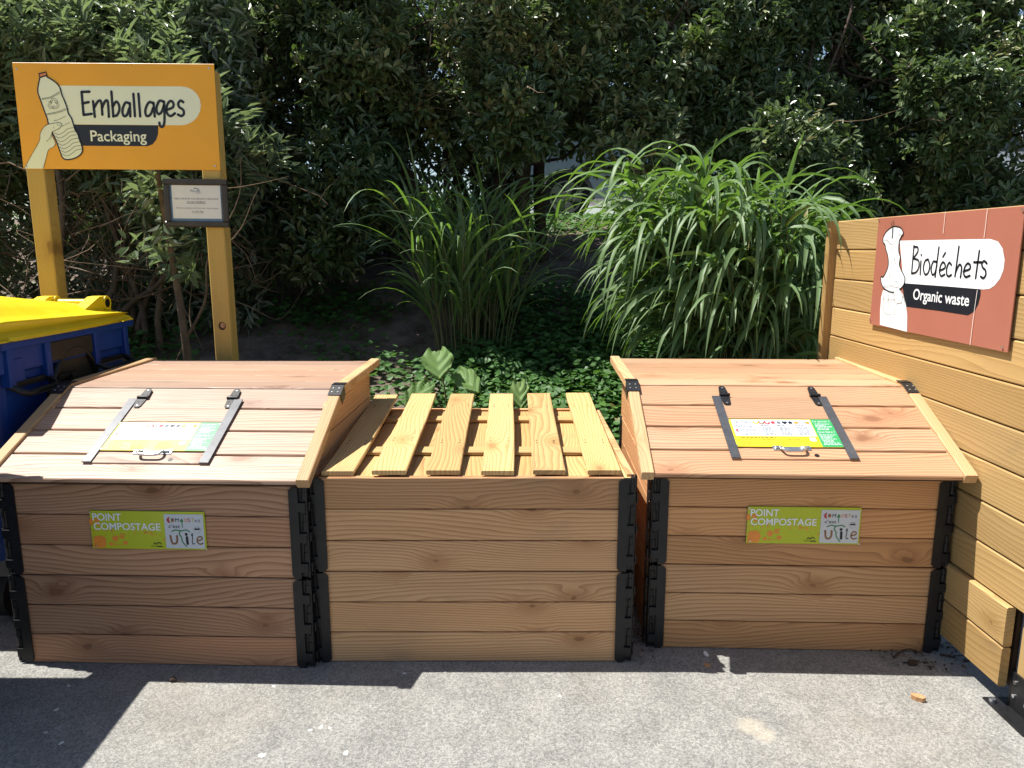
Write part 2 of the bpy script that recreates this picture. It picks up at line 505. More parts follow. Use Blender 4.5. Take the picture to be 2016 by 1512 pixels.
class Print:
    """draws flat shapes on the plane O + u*U + v*V, each layer a hair above the last"""
    def __init__(self, mb, O, U, V, bold=0.0):
        self.mb = mb
        self.O, self.U, self.V = (np.array(x, float) for x in (O, U, V))
        self.N = np.cross(self.U, self.V); self.N /= np.linalg.norm(self.N)
        self.h = 0.0007

    def P(self, u, v, h): return self.O + self.U * u + self.V * v + self.N * h

    def poly(self, pts, mat, layer=1):
        area = sum(pts[i][0] * pts[(i + 1) % len(pts)][1] - pts[(i + 1) % len(pts)][0] * pts[i][1] for i in range(len(pts)))
        if area < 0: pts = pts[::-1]
        self.mb.add([self.P(p[0], p[1], self.h * layer) for p in pts], [list(range(len(pts)))], mat)

    def rect(self, u0, v0, u1, v1, mat, layer=1): self.poly([(u0, v0), (u1, v0), (u1, v1), (u0, v1)], mat, layer)

    def disc(self, u, v, r, mat, layer=1, n=14, ry=None):
        ry = ry or r
        self.poly([(u + r * math.cos(2 * math.pi * k / n), v + ry * math.sin(2 * math.pi * k / n)) for k in range(n)], mat, layer)

    def stroke(self, pts, w, mat, layer=2, smooth=True):
        p = catmull(pts) if smooth else [np.array(q, float) for q in pts]
        if len(p) < 2: return
        vs, fs = [], []
        for i, q in enumerate(p):
            d = p[min(i + 1, len(p) - 1)] - p[max(i - 1, 0)]
            d = d / (np.linalg.norm(d) + 1e-9)
            nn = np.array([-d[1], d[0]]) * w / 2
            vs.append(self.P(*(q + nn), self.h * layer)); vs.append(self.P(*(q - nn), self.h * layer))
        for i in range(len(p) - 1): fs.append([2 * i, 2 * i + 1, 2 * i + 3, 2 * i + 2])
        self.mb.add(vs, fs, mat)
        if w > 0.004:
            for q in (p[0], p[-1]): self.disc(q[0], q[1], w / 2, mat, layer, 10)

    def text(self, s, u0, v0, u1, v1, mat, layer=2, keep=False, bold=0.0):
        vs, fs = text_geo(s, bold)
        lo, hi = vs.min(0), vs.max(0)
        sc = np.array([(u1 - u0), (v1 - v0)]) / (hi - lo)
        if keep: sc[:] = min(sc)
        q = (vs - lo) * sc
        if keep: q += (np.array([(u1 - u0), (v1 - v0)]) - (hi - lo) * sc) / 2
        self.mb.add([self.P(u0 + x, v0 + y, self.h * layer) for x, y in q], fs, mat)

    def dashes(self, u0, v0, u1, v1, rows, mat, layer=2, seed=0):
        """small print too fine to read"""
        r = random.Random(seed)
        dv = (v1 - v0) / rows
        for i in range(rows):
            v = v1 - dv * (i + 0.7); u = u0 + r.uniform(0, .1) * (u1 - u0)
            end = u1 - r.uniform(0, .35) * (u1 - u0)
            while u < end:
                w = r.uniform(.006, .018)
                self.rect(u, v, min(u + w, end), v + dv * .45, mat, layer)
                u += w + .003


def homog(src, dst):
    A = []
    for (x, y), (u, v) in zip(src, dst):
        A.append([x, y, 1, 0, 0, 0, -u * x, -u * y, -u]); A.append([0, 0, 0, x, y, 1, -v * x, -v * y, -v])
    h = np.linalg.svd(np.array(A, float))[2][-1].reshape(3, 3)

    def f(p):
        q = h @ np.array([p[0], p[1], 1.0])
        return (q[0] / q[2], q[1] / q[2])
    return f


# ------------------------------------------------------------------ ground
def ground():
    mb = MB()
    mb.add([(-60, -40, 0), (60, -40, 0), (60, 4.4, 0), (-60, 4.4, 0)], [[0, 1, 2, 3]], 'asphalt')
    o = mb.build('asphalt_ground'); o['kind'] = 'structure'
    # planted bank behind the bins, rising to the car park level
    ys = np.concatenate([np.linspace(3.92, 9.4, 70)])
    xs = np.linspace(-9, 9, 150)
    X, Y = np.meshgrid(xs, ys)
    Z = bank_z(X, Y)
    n = len(xs)
    verts = np.stack([X, Y, Z], -1).reshape(-1, 3)
    faces = [[j * n + i, j * n + i + 1, (j + 1) * n + i + 1, (j + 1) * n + i] for j in range(len(ys) - 1) for i in range(n - 1)]
    mb = MB(); mb.add(verts, faces, 'soil', smooth=True)
    o = mb.build('planted_bank'); o['kind'] = 'structure'
    mb = MB(); mb.add([(-300, 9.3, 1.895), (300, 9.3, 1.895), (300, 600, 1.895), (-300, 600, 1.895)], [[0, 1, 2, 3]], 'asphalt')
    o = mb.build('car_park'); o['kind'] = 'structure'


_bn = rng.uniform(0, 6.28, (8, 3))


def bank_z(x, y):
    x = np.asarray(x, float); y = np.asarray(y, float)
    z = np.interp(y, [3.92, 4.02, 4.3, 4.8, 5.4, 6.5, 7.6, 8.8, 9.4], [-0.06, 0.26, 0.47, 0.64, 0.82, 1.26, 1.62, 1.88, 1.9])
    b = 0
    for k in range(8):
        f = 1.3 * 1.55 ** k
        b = b + np.sin(x * f + _bn[k, 0] + 1.3 * np.sin(y * f * .7 + _bn[k, 2])) * np.sin(y * f * 1.1 + _bn[k, 1]) / (1.6 ** k)
    return z + 0.05 * b * np.clip((y - 3.95) / 1.2, 0, 1) * np.clip((9.2 - y) / .6, 0, 1)


ground()


# ------------------------------------------------------------------ compost bins
def wall_front(W, H, mat, rows=6, t=0.028):
    mb = MB()
    h = H / rows
    for r in range(rows):
        y = -0.003 if r < rows // 2 else 0.0
        mb.plank((-W / 2 + .045, y + t, r * h + 0.0015), (1, 0, 0), (0, 0, 1), (0, -1, 0), W - .09, h - 0.0035, t, mat, 0.0025)
    return mb


def wall_side(D, H, mat, rows=6, t=0.028, sgn=1):
    mb = MB()
    h = H / rows
    for r in range(rows):
        mb.plank((0, .045, r * h + 0.0015), (0, 1, 0), (0, 0, 1), (sgn, 0, 0), D - .09, h - 0.0035, t, mat, 0.0025)
    return mb


def hinge_strip(H, rings=2):
    """black corner hinge of one ring per collar: plate on the front, plate on the side, knuckles between"""
    mb = MB()
    rh = H / rings
    for r in range(rings):
        z0 = r * rh + .002; z1 = (r + 1) * rh - .003
        yo = -.0035 if r == 0 else 0.0
        # front plate, rounded outer corners, solid strip away from the corner
        c = .012
        mb.prism([(-.064, z0 + c), (-.064 + c, z0), (-.030, z0), (-.030, z1), (-.064 + c, z1), (-.064, z1 - c)], (0, -.0045 + yo, 0), (1, 0, 0), (0, 0, 1), (0, -1, 0), .004, 'black_steel')
        mb.prism([(.030, z0), (.064 - c, z0), (.064, z0 + c), (.064, z1 - c), (.064 - c, z1), (.030, z1)], (.0045, 0, 0), (0, 1, 0), (0, 0, 1), (1, 0, 0), .004, 'black_steel')
        n = 3
        step = (z1 - z0) / n
        for k in range(n):
            za = z0 + k * step
            th = step * .30
            mb.box((-.030, -.0088 + yo, za + step * .35 - th / 2), (-.004, -.0045 + yo, za + step * .35 + th / 2), 'black_steel', .001)
            mb.box((.0045, .004, za + step * .35 - th / 2), (.0088, .030, za + step * .35 + th / 2), 'black_steel', .001)
            # recessed knuckle between the tabs
            zc0, zc1 = za + step * .56, za + step * 1.10
            zc1 = min(zc1, z1)
            mb.tube([(-.012, .006 + yo, zc0), (-.012, .006 + yo, zc0 + (zc1 - zc0) * .55)], .0105, 'black_plastic', 10)
            mb.tube([(-.012, .006 + yo, zc0 + (zc1 - zc0) * .57), (-.012, .006 + yo, zc1)], .0085, 'black_plastic', 10)
        mb.tube([(-.004, .004 + yo, z0 + .003), (-.004, .004 + yo, z1 - .003)], .006, 'black_plastic', 8)
        mb.box((-.046, .0022 + yo, z0 + .004), (-.002, .012 + yo, z1 - .004), 'black_plastic', .001)
        mb.box((-.012, .012, z0 + .004), (-.002, .046, z1 - .004), 'black_plastic', .001)
    return mb


def frame4(mb, origin, ex, ey, sx=1, sy=1):
    """re-express a mesh built for the front right corner at another corner"""
    out = []
    for v in mb.v:
        out.append((origin[0] + sx * v[0], origin[1] + sy * v[1], v[2]))
    mb.v = out
    if sx * sy < 0: mb.f = [f[::-1] for f in mb.f]
    return mb


def plaque(parent, u0, z0, u1, z1, y):
    w = u1 - u0; h = z1 - z0
    mb = MB()
    mb.box((u0, y - .004, z0), (u1, y, z1), 'lime_print', .001)
    p = Print(mb, (u0, y - .004, z0), (1, 0, 0), (0, 0, 1))
    p.h = 0.0005
    S = lambda x, yv: ((x - 165) / 1665 * w, (735 - yv) / 585 * h)     # artwork units

    def R4(x0, y0, x1, y1):
        a = S(x0, y1); b = S(x1, y0); return (*a, *b)
    p.poly([S(185, 555), S(240, 535), S(310, 532), S(355, 560), S(378, 620), S(360, 690), S(340, 722), S(180, 722)], 'orange_print')
    p.disc(*S(510, 575), .012, 'orange_print', 1, 12, .012)
    p.disc(*S(650, 640), .010, 'orange_print', 1, 12, .008)
    p.disc(*S(440, 662), .009, 'orange_print', 1, 10, .0075)
    p.poly([S(485, 640), S(520, 655), S(530, 690), S(498, 680)], 'orange_print')
    p.poly([S(550, 655), S(600, 680), S(560, 682)], 'orange_print')
    for a in ((590, 545, .006), (625, 560, .0055), (640, 515, .0045), (600, 510, .004)): p.disc(*S(a[0], a[1]), a[2], 'orange_print', 1, 8)
    p.disc(*S(265, 300), .010, 'orange_print', 1, 12, .009); p.disc(*S(180, 320), .008, 'orange_print', 1, 10, .014)
    p.disc(*S(285, 370), .006, 'orange_print', 1, 10, .006)
    rr = random.Random(3)
    for k in range(46):
        x = rr.choice([rr.uniform(190, 500), rr.uniform(780, 1190), rr.uniform(780, 1190)])
        p.disc(*S(x, 440 + abs(rr.gauss(0, 38))), rr.uniform(.0009, .003), 'orange_print', 1, 7)
    p.disc(*S(1222, 580), .0035, 'orange_print', 1, 8)
    p.text('POINT', *R4(205, 185, 625, 300), 'white_print', 3, bold=.018)
    p.text('COMPOSTAGE', *R4(212, 330, 1185, 442), 'white_print', 3, bold=.018)
    p.stroke([S(1060, 655), S(1090, 635), S(1110, 655), S(1140, 628), S(1180, 650)], .003, 'ink', 3)
    p.rect(*R4(1020, 682, 1105, 688), 'ink', 3); p.rect(*R4(1112, 682, 1195, 697), 'ink', 3)
    # white picture panel
    p.rect(*R4(1245, 188, 1812, 714), 'panel_white', 2)
    p.poly([S(1328, 225), S(1295, 250), S(1282, 280), S(1300, 315), S(1335, 328), S(1318, 280)], 'print_red', 4)
    p.disc(*S(1368, 278), .0065, 'print_brown', 4, 12, .0075)
    for s, x0, x1, m in (('M', 1408, 1462, 'ink'), ('O', 1535, 1578, 'orange_print'), ('S', 1588, 1628, 'print_red'), ('T', 1640, 1682, 'print_gold'), ('e', 1690, 1722, 'print_grey'), ('z', 1735, 1772, 'print_grey')):
        p.text(s, *R4(x0, 250 if s.isupper() else 268, x1, 305), m, 4)
    p.poly([S(1475, 305), S(1495, 255), S(1515, 262), S(1525, 305)], 'print_green', 4)
    p.stroke([S(1502, 300), S(1506, 390)], .0028, 'print_green', 4)
    p.text("c'est", *R4(1305, 345, 1470, 400), 'ink', 4)
    p.stroke([S(1340, 455), S(1400, 432), S(1480, 442), S(1560, 430), S(1605, 458)], .004, 'print_green', 4)
    p.stroke([S(1470, 440), S(1450, 490), S(1480, 540), S(1490, 610), S(1550, 690)], .004, 'print_green', 4)
    p.stroke([S(1320, 520), S(1330, 600), S(1350, 640), S(1395, 635), S(1415, 590), S(1415, 520)], .007, 'print_brown', 4)
    p.stroke([S(1558, 540), S(1562, 640)], .009, 'ink', 4); p.disc(*S(1552, 495), .0055, 'ink', 4)
    p.stroke([S(1625, 520), S(1640, 480), S(1640, 540), S(1632, 620), S(1645, 645), S(1668, 630)], .0028, 'ink', 4)
    p.stroke([S(1715, 590), S(1770, 575), S(1775, 540), S(1735, 530), S(1705, 575), S(1712, 625), S(1750, 645), S(1785, 630)], .005, 'print_brown', 4)
    p.disc(*S(1715, 425), .0125, 'print_grey', 3, 16); p.disc(*S(1715, 425), .0115, 'panel_white', 4, 16)
    p.rect(*R4(1680, 400, 1752, 425), 'ink', 5)
    for a in ((180, 172), (222, 697), (1805, 188), (1832, 722)): p.disc(*S(*a), .0035, 'screw_steel', 6, 10)
    return mb.build('plaque', parent, label='lime green plaque lettered POINT COMPOSTAGE')


def info_panel(O, U, V, parent):
    """printed sheet on the hatch; O lower left corner, 0.41 x 0.168 m"""
    mb = MB()
    w, h = 0.41, 0.168
    N = np.cross(U, V)
    mb.plank(np.array(O), U, V, N, w, h, .003, 'panel_yellow', .0006)
    p = Print(mb, np.array(O) + N * .003, U, V)
    p.h = .0005
    p.rect(.014, .062, .322, h - .004, 'panel_white', 1)
    p.rect(.325, .0, w, h, 'panel_green', 1)
    p.text('Je mets', .022, .134, .092, .158, 'print_grey', 2)
    p.text('dans le', .022, .113, .088, .133, 'print_grey', 2)
    p.poly([(.030, .106), (.022, .101), (.020, .095), (.025, .088), (.032, .085), (.028, .096)], 'print_red', 2)
    p.text('omposteur', .034, .083, .112, .105, 'print_grey', 2)
    p.text('collectif', .024, .065, .090, .083, 'print_grey', 2)
    xs = np.linspace(.108, .31, 10)
    for i, (x, m) in enumerate(zip(xs, ['panel_yellow', 'print_brown', 'print_red', 'print_red', 'print_grey', 'ink', 'ink', 'orange_print', 'print_grey', 'orange_print'])):
        if i in (0, 1, 2):
            p.stroke([(x - .009, .152), (x - .007, .141), (x + .002, .137), (x + .009, .146)], .006, m, 2)
        elif i in (5,):
            for k in range(3): p.disc(x + (k - 1) * .005, .148 - (k % 2) * .006, .006, m, 2, 8)
        elif i == 8:
            p.stroke([(x - .016, .15), (x, .143), (x + .016, .149)], .0035, m, 2)
        else:
            p.poly([(x - .007, .139), (x + .006, .138), (x + .008, .149), (x, .155), (x - .008, .15)], m, 2)
    for k, x in enumerate((.118, .185, .255)):
        p.dashes(x, .122, x + .05, .132, 1, 'ink_line', 2, k)
        p.dashes(x + .004, .068, x + .058, .120, 7, 'print_grey', 2, k + 5)
    p.dashes(.022, .048, .20, .058, 1, 'print_brown', 2, 11)
    for k, x in enumerate((.022, .108, .20)):
        p.dashes(x, .038, x + .06, .047, 1, 'orange_print', 2, 13 + k)
        p.dashes(x, .006, x + .078, .036, 4, 'print_gold', 2, 17 + k)
    p.rect(.290, .032, .312, .054, 'panel_white', 2)
    p.text('Le gazon ?', .332, .146, .398, .161, 'panel_white', 2)
    p.dashes(.332, .100, .398, .142, 5, 'panel_white', 2, 30)
    p.text('Que faire ?', .332, .080, .398, .096, 'panel_white', 2)
    p.dashes(.332, .010, .400, .075, 8, 'panel_white', 2, 31)
    for a in ((.007, .162), (.403, .160), (.403, .006), (.007, .006)): p.disc(a[0], a[1], .003, 'screw_steel', 3, 10)
    return mb.build('info_panel', parent, label='printed instruction sheet in white, yellow and green')


def compost_bin(root, W, D, H, lidded, lid_mat='larch_lid', lid_shift=(0, 0)):
    front = 'larch_front_pink' if 'pale' in lid_mat else 'larch_front'
    wall_front(W, H, front).build('wall_panel', root)
    for s in (-1, 1):
        mb = wall_side(D, H, 'larch_front', sgn=-s)
        mb.v = [(v[0] + s * W / 2, v[1], v[2]) for v in mb.v]
        if lidded:
            # gable boards above the collars, cut to the slope of the lid
            h = H
            zk, zb = .945, .955
            yk, yb = .36, D - .01
            ym = .012 + (yk - .012) * ((h + .118) - (h + .004)) / (zk - (h + .004))
            for poly in ([(.012, h + .003), (yb, h + .003), (yb, h + .116), (ym, h + .116)], [(ym + .01, h + .120), (yb, h + .120), (yb, zb), (yk, zk)]):
                mb.prism(poly, (s * (W / 2), 0, 0), (0, 1, 0), (0, 0, 1), (-s, 0, 0), .024, 'larch_front')
        mb.build('wall_panel', root)
    mb = MB()
    for r in range(8 if lidded else 6):
        h = H / 6
        top = min((r + 1) * h, .95)
        mb.plank((-W / 2 + .02, D - .028, r * h + .0015), (1, 0, 0), (0, 0, 1), (0, 1, 0), W - .04, top - r * h - .0035, .028, 'larch_front', .0025)
    mb.build('wall_panel', root)
    for sx in (-1, 1):
        for back in (0, 1):
            mb = hinge_strip(H)
            frame4(mb, (sx * W / 2, D if back else 0), None, None, sx, -1 if back else 1)
            mb.build('corner_hinge', root)
    if not lidded: return
    # ---- lid: sloping front part and nearly level rear part
    lx, ly = lid_shift
    lw = 1.20
    A = np.array((lx, -.13 + ly, .746)); K = np.array((lx, .38 + ly, .984)); B = np.array((lx, 1.09 + ly, .992))
    mb = MB()
    ux = np.array((1., 0, 0))
    t = .020

    def deck(P, Q, n, gap):
        d = Q - P; L = np.linalg.norm(d); d = d / L
        nrm = np.cross(ux, d)
        for i in range(n):
            a = P + d * (L * i / n) - ux * (lw / 2 - .03) - nrm * t
            mb.plank(a, ux, d, nrm, lw - .06, L / n - gap, t, lid_mat, .0035)
        # shiplap backing closing the joints, coloured dark for the shade between boards
        mb.plank(P + d * .004 - ux * (lw / 2 - .035) - nrm * (t + .007), ux, d, nrm, lw - .07, L - .008, .005, 'gap_shade', .001)
        return d, nrm, L
    d1, n1, L1 = deck(A, K, 4, .007)
    d2, n2, L2 = deck(K + (B - K) * .004, B, 5, .0025)
    lid = mb.build('lid', root, label='sloping plank lid' + (', bleached pale' if 'pale' in lid_mat else ', warm orange brown'))
    for s in (-1, 1):
        g = MB()
        e = ux * (s * lw / 2)
        w = .046
        oo = e if s > 0 else e + ux * w
        g.plank(A + oo - ux * w - d1 * .006 - n1 * .024, d1, ux, n1, L1 + .004, w, .036, 'larch_trim', .003)
        g.plank(K + oo - ux * w + d2 * .002 - n2 * .024, d2, ux, n2, L2 + .004, w, .036, 'larch_trim', .003)
        g.build('gable_trim', lid)
        b = MB()
        bw = w + .008
        ob = K + oo - ux * (w + .004)
        b.plank(ob - d1 * .068 + n1 * .0125, d1, ux, n1, .070, bw, .003, 'black_steel', .0006)
        b.plank(ob + n2 * .0135, d2, ux, n2, .045, bw, .003, 'black_steel', .0006)
        xo = e + ux * (.001 if s > 0 else -.004)
        b.plank(K + xo - d1 * .064 - n1 * .034, d1, ux, n1, .064, .003, .049, 'black_steel', .0006)
        for q in ((-.048, .014), (-.048, .038), (-.022, .014), (-.022, .038)):
            c = ob + d1 * q[0] + ux * q[1] + n1 * .0155
            b.tube([c, c + n1 * .002], .0035, 'screw_steel', 8)
        b.build('bracket', lid)
    # ---- hatch in the sloping part
    h0, h1 = .082, .470
    hu0, hu1 = -.258, .210
    P0 = A + n1 * .0015
    mb = MB()
    for (a, b) in ((h0, .146), (.150, .318), (.324, h1)):
        mb.plank(P0 + ux * (hu0 + .004) + d1 * a - n1 * .004, ux, d1, n1, hu1 - hu0 - .008, b - a - .002, .008, lid_mat, .0025)
    c = P0 + ux * .062 + d1 * .103
    hatch = mb.build('hatch', root)
    g = MB(); g.tube([c + n1 * .0035, c + n1 * .0047], .0095, 'black_plastic', 14); g.build('latch_hole', hatch)
    for u in (hu0, hu1 - .034):
        g = MB(); g.plank(P0 + ux * u + d1 * h0 + n1 * .0045, ux, d1, n1, .034, h1 - h0, .005, 'grey_steel', .0008)
        g.build('edge_strip', hatch)
    for u in (-.205, .165):
        g = MB()
        o = P0 + ux * u + d1 * .475 + n1 * .0045
        for sg in (1, -1):
            poly = [(-.019, .006 * sg), (.019, .006 * sg), (.014, .056 * sg), (.008, .064 * sg), (-.008, .064 * sg), (-.014, .056 * sg)]
            g.prism(poly, o, ux, d1, n1, .004, 'black_steel')
            for q in ((-.009, .022), (.009, .022), (0, .052)):
                cc = o + ux * q[0] + d1 * (q[1] * sg) + n1 * .0035
                g.tube([cc, cc + n1 * .0015], .004, 'screw_steel' if q[0] == 0 else 'black_plastic', 8)
        g.tube([o - ux * .021 + n1 * .006, o + ux * .021 + n1 * .006], .0075, 'black_steel', 10)
        g.build('hinge', hatch)
    g = MB()
    o = P0 + ux * -.020 + d1 * .142 + n1 * .0045
    for s in (-1, 1):
        g.plank(o + ux * (s * .052 - .019) - d1 * .012, ux, d1, n1, .038, .024, .003, 'zinc', .0006)
        g.tube([o + ux * (s * .05 - .012) + n1 * .006, o + ux * (s * .05 + .012) + n1 * .006], .006, 'zinc', 8)
        g.tube([o + ux * (s * .058) + n1 * .003, o + ux * (s * .058) + n1 * .006], .004, 'zinc', 8)
    g.plank(o - ux * .036 - d1 * .014, ux, d1, n1, .072, .028, .002, 'zinc', .0005)
    loop = catmull([(-.045, 0), (-.043, -.018), (-.032, -.030), (0, -.032), (.032, -.030), (.043, -.018), (.045, 0)], 5)
    g.tube([o + ux * q[0] + d1 * q[1] + n1 * (.007 + .010 * min(1, -q[1] / .02)) for q in loop], .0055, 'zinc', 8)
    g.build('handle', hatch)
    info_panel(P0 + ux * -.228 + d1 * .149 + n1 * .0042, ux, d1, hatch)


GB = 'row of three plank compost bins'
bin_l = thing('compost_bin', 'plank compost bin with pale bleached hatch lid, beside the blue container', 'compost bin', (-1.312, 2.562, 0), -.033, GB)
compost_bin(bin_l, 1.14, 1.07, .712, True, 'larch_lid_pale', (.0, .078))
plaque(bin_l, -.232, .466, .193, .612, -.0035)
bin_m = thing('compost_bin', 'open plank compost bin without lid, a pallet laid on top', 'compost bin', (-.148, 2.583, 0), .0, GB)
compost_bin(bin_m, 1.205, 1.20, .732, False)
bin_r = thing('compost_bin', 'plank compost bin with warm brown hatch lid, beside the wooden fence', 'compost bin', (1.10, 2.668, 0), -.034, GB)
compost_bin(bin_r, 1.135, 1.07, .70, True, 'larch_lid', (-.025, .024))
plaque(bin_r, -.203, .443, .222, .590, -.0035)

# ------------------------------------------------------------------ pallet on the open bin
pal = thing('pallet', 'yellowish slatted wooden pallet lying on the open bin', 'pallet', (-.135, 2.612, .676), 0)
slats = [(-.505, .118, .0, 1.17), (-.315, .126, .004, 1.18), (-.118, .124, .0, 1.18), (.082, .120, .006, 1.19), (.272, .120, .0, 1.19), (.474, .124, .003, 1.20)]
for i, (x, w, dz, l) in enumerate(slats):
    mb = MB()
    a = rng.uniform(-.006, .006); b = rng.uniform(-.004, .008)
    sk = (-.012, -.008, -.006, .002, .003, .006)[i]
    mb.plank((x - w / 2, -.016 + rng.uniform(-.006, .006), .0605 + dz), (0, 1, 0), (1, 0, 0), (0, 0, 1), l, w, .017, 'pallet_pine', .003, 10,
             bend=lambda q, a=a, b=b: a * math.sin(math.pi * q) + b * math.sin(2 * math.pi * q + a * 300) + .055 * q,
             side_bend=lambda q, b=b, sk=sk: b * .4 * math.sin(5 * q) + sk * q)
    for yy in (.325, .36, .905, .94):
        for xx in (-.3, .3):
            zz = .0785 + dz + .055 * yy / l + a * math.sin(math.pi * yy / l) + b * math.sin(2 * math.pi * yy / l + a * 300)
            mb.tube([(x + xx * w, yy, zz - .004), (x + xx * w, yy, zz + .0006)], .0035, 'bark_chip', 8)
    mb.build('slat', pal)
for y in (.30, .88):
    mb = MB(); mb.plank((-.56, y, .044), (1, 0, 0), (0, 1, 0), (0, 0, 1), 1.09, .085, .016, 'pallet_pine', .003); mb.build('runner', pal)
for x, w in ((-.41, .15), (-.215, .14), (-.02, .14), (.18, .13), (.375, .14), (.545, .07)):
    mb = MB(); mb.plank((x - w / 2, .004, .027), (0, 1, 0), (1, 0, 0), (0, 0, 1), 1.135, w, .017, 'pallet_pine', .003, 6, bend=lambda q: -.004 * math.sin(3 * q)); mb.build('bottom_slat', pal)

# ------------------------------------------------------------------ fence on the right
fence = thing('wooden_fence', 'tall fence of horizontal yellow pine planks at right angles to the bins', 'fence', (1.70, 3.0, 0), 0)
mb = MB()
ph = .1475
for k in range(11):
    z = .075 + k * ph
    x, y0 = (-.035, -.70) if k < 2 else (-.018, -1.6)
    mb.plank((x + .03, y0, z), (0, 1, 0), (0, 0, 1), (-1, 0, 0), .885 - y0 - (.012 if k % 2 else 0), ph - .004, .030, 'fence_pine', .005)
mb.box((.013, -.69, .07), (.03, .86, 1.69), 'gap_shade', .001)  # sheet behind the planks, its dark colour stands for shade in the gaps
wallp = mb.build('board_panel', fence)
mb = MB(); mb.box((-.058, .885, 0), (.035, .93, 1.695), 'fence_pine', .004, 'z'); mb.build('post', fence)
mb = MB(); mb.box((.016, -.80, .02), (.11, -.71, 1.66), 'fence_pine', .005, 'z'); post = mb.build('post', fence)
mb = MB()
mb.box((.008, -.812, .008), (.118, -.698, .135), 'black_steel', .002)
mb.box((-.050, -.865, .0), (.19, -.655, .008), 'black_steel', .003)
for y in (-.785, -.725):
    for z in (.055, .105): mb.tube([(.009, y, z), (.004, y, z)], .007, 'zinc', 8)
mb.tube([(-.035, -.685, .008), (-.035, -.685, .02)], .011, 'zinc', 6)
mb.build('post_base', post)

# red sign screwed on the fence
S6 = 3.979
corners = [(1735, 431.5), (1716.7, 639.4), (1986.8, 694.6), (2018.7, 404.5)]
H6 = homog([((x - 1640) * S6, (y - 380) * S6) for x, y in corners], [(0, .482), (0, 0), (.972, 0), (.972, .482)])
rs = thing('waste_sign', 'brick red sign lettered Biodéchets with an apple core, on the fence', 'sign', (1.672, 3.43, 1.208), 0)
mb = MB()
mb.plank((0, 0, 0), (0, -1, 0), (0, 0, 1), (-1, 0, 0), .972, .482, .004, 'red_panel', .001)
p = Print(mb, (-.004, 0, 0), (0, -1, 0), (0, 0, 1))
q = lambda pts: [H6(a) for a in pts]
p.poly(q([(540, 378), (700, 373), (1000, 364), (1240, 358), (1300, 378), (1335, 430), (1352, 520), (1343, 600), (1315, 670), (1275, 722), (1235, 748), (1190, 753), (900, 731), (570, 709)]), 'white_print', 1)
p.poly(q([(560, 710), (900, 731), (1168, 755), (1167, 800), (1150, 870), (1118, 928), (1070, 958), (850, 925), (580, 892)]), 'ink', 1)
core = [(476, 278), (500, 268), (540, 274), (560, 290), (570, 320), (555, 345), (540, 380), (535, 430), (537, 470), (547, 505), (540, 560), (552, 600), (572, 640), (583, 672), (576, 715), (550, 750), (500, 780), (455, 772), (415, 742), (398, 695), (400, 660), (414, 663), (435, 630), (455, 570), (452, 500), (436, 445), (430, 410), (414, 388), (416, 355), (440, 310)]
p.poly(q([(388, 1038), (389, 930), (398, 820), (412, 765), (500, 782), (505, 705), (520, 697), (535, 715), (545, 765), (568, 800), (588, 870), (600, 960), (598, 1091)]), 'white_print', 2)
p.poly(q(core), 'white_print', 3)
p.stroke(q(core + [core[0]]), .0055, 'ink', 4)
p.poly(q([(500, 785), (505, 705), (520, 697), (535, 715), (545, 765), (568, 800), (560, 860), (515, 870)]), 'white_print', 5)
p.stroke(q([(484, 362), (488, 280), (478, 238), (498, 222), (494, 280), (490, 360)]), .003, 'ink', 5, False)
for s in ([(414, 375), (450, 375), (470, 400), (500, 400), (530, 340), (558, 325)], [(480, 420), (478, 470)], [(475, 520), (480, 555)], [(500, 500), (512, 560)], [(470, 600), (460, 700)], [(415, 735), (450, 738), (470, 728), (500, 735)], [(500, 840), (505, 705), (520, 697), (535, 715), (545, 765), (568, 800), (588, 870)], [(418, 780), (425, 936), (500, 940), (505, 790)], [(412, 832), (505, 838)], [(455, 782), (462, 936)], [(515, 930), (490, 1000), (478, 1050)], [(510, 740), (532, 742)]):
    p.stroke(q(s), .0018, 'ink_line', 6)
SW = .0085
for s in ([(652, 415), (634, 630)], [(650, 425), (680, 428), (680, 465), (646, 515)], [(646, 515), (686, 530), (690, 580), (668, 622), (634, 632)],
          [(706, 535), (700, 640)], [(708, 484), (709, 490)], [(762, 520), (738, 535), (725, 590), (738, 638), (762, 625), (774, 570), (762, 520)],
          [(828, 540), (800, 540), (785, 595), (795, 640), (815, 625), (830, 560)], [(845, 425), (816, 658)],
          [(850, 608), (888, 590), (893, 560), (876, 542), (858, 570), (850, 615), (862, 650), (890, 638)], [(876, 500), (895, 468)],
          [(942, 562), (925, 545), (907, 585), (906, 635), (922, 652), (942, 640)], [(1000, 418), (970, 652)], [(975, 620), (1002, 562), (1020, 575), (1018, 620), (1012, 660)],
          [(1036, 612), (1082, 595), (1088, 565), (1068, 550), (1046, 580), (1038, 630), (1054, 656), (1086, 645)],
          [(1158, 450), (1130, 665)], [(1116, 540), (1174, 540)], [(1217, 548), (1195, 530), (1178, 552), (1186, 582), (1206, 602), (1208, 640), (1190, 664), (1170, 652)]):
    p.stroke(q(s), SW, 'ink', 3)
a = H6((640, 880)); b = H6((1090, 770)); c = H6((640, 757))
p.text('Organic waste', a[0], H6((1090, 893))[1] - .012, b[0], c[1] + .004, 'white_print', 3, bold=.012)
for s in ([(1222, 122), (1205, 280), (1196, 352)], [(1148, 758), (1118, 980), (1094, 1192)], [(897, 150), (880, 320)]):
    p.stroke(q(s), .0022, 'scratch', 5)
for s in ((382, 216), (314, 996), (1345, 1208), (1492, 130)):
    uv = H6(s); p.disc(uv[0], uv[1], .005, 'screw_steel', 6, 10)
mb.build('panel', rs)
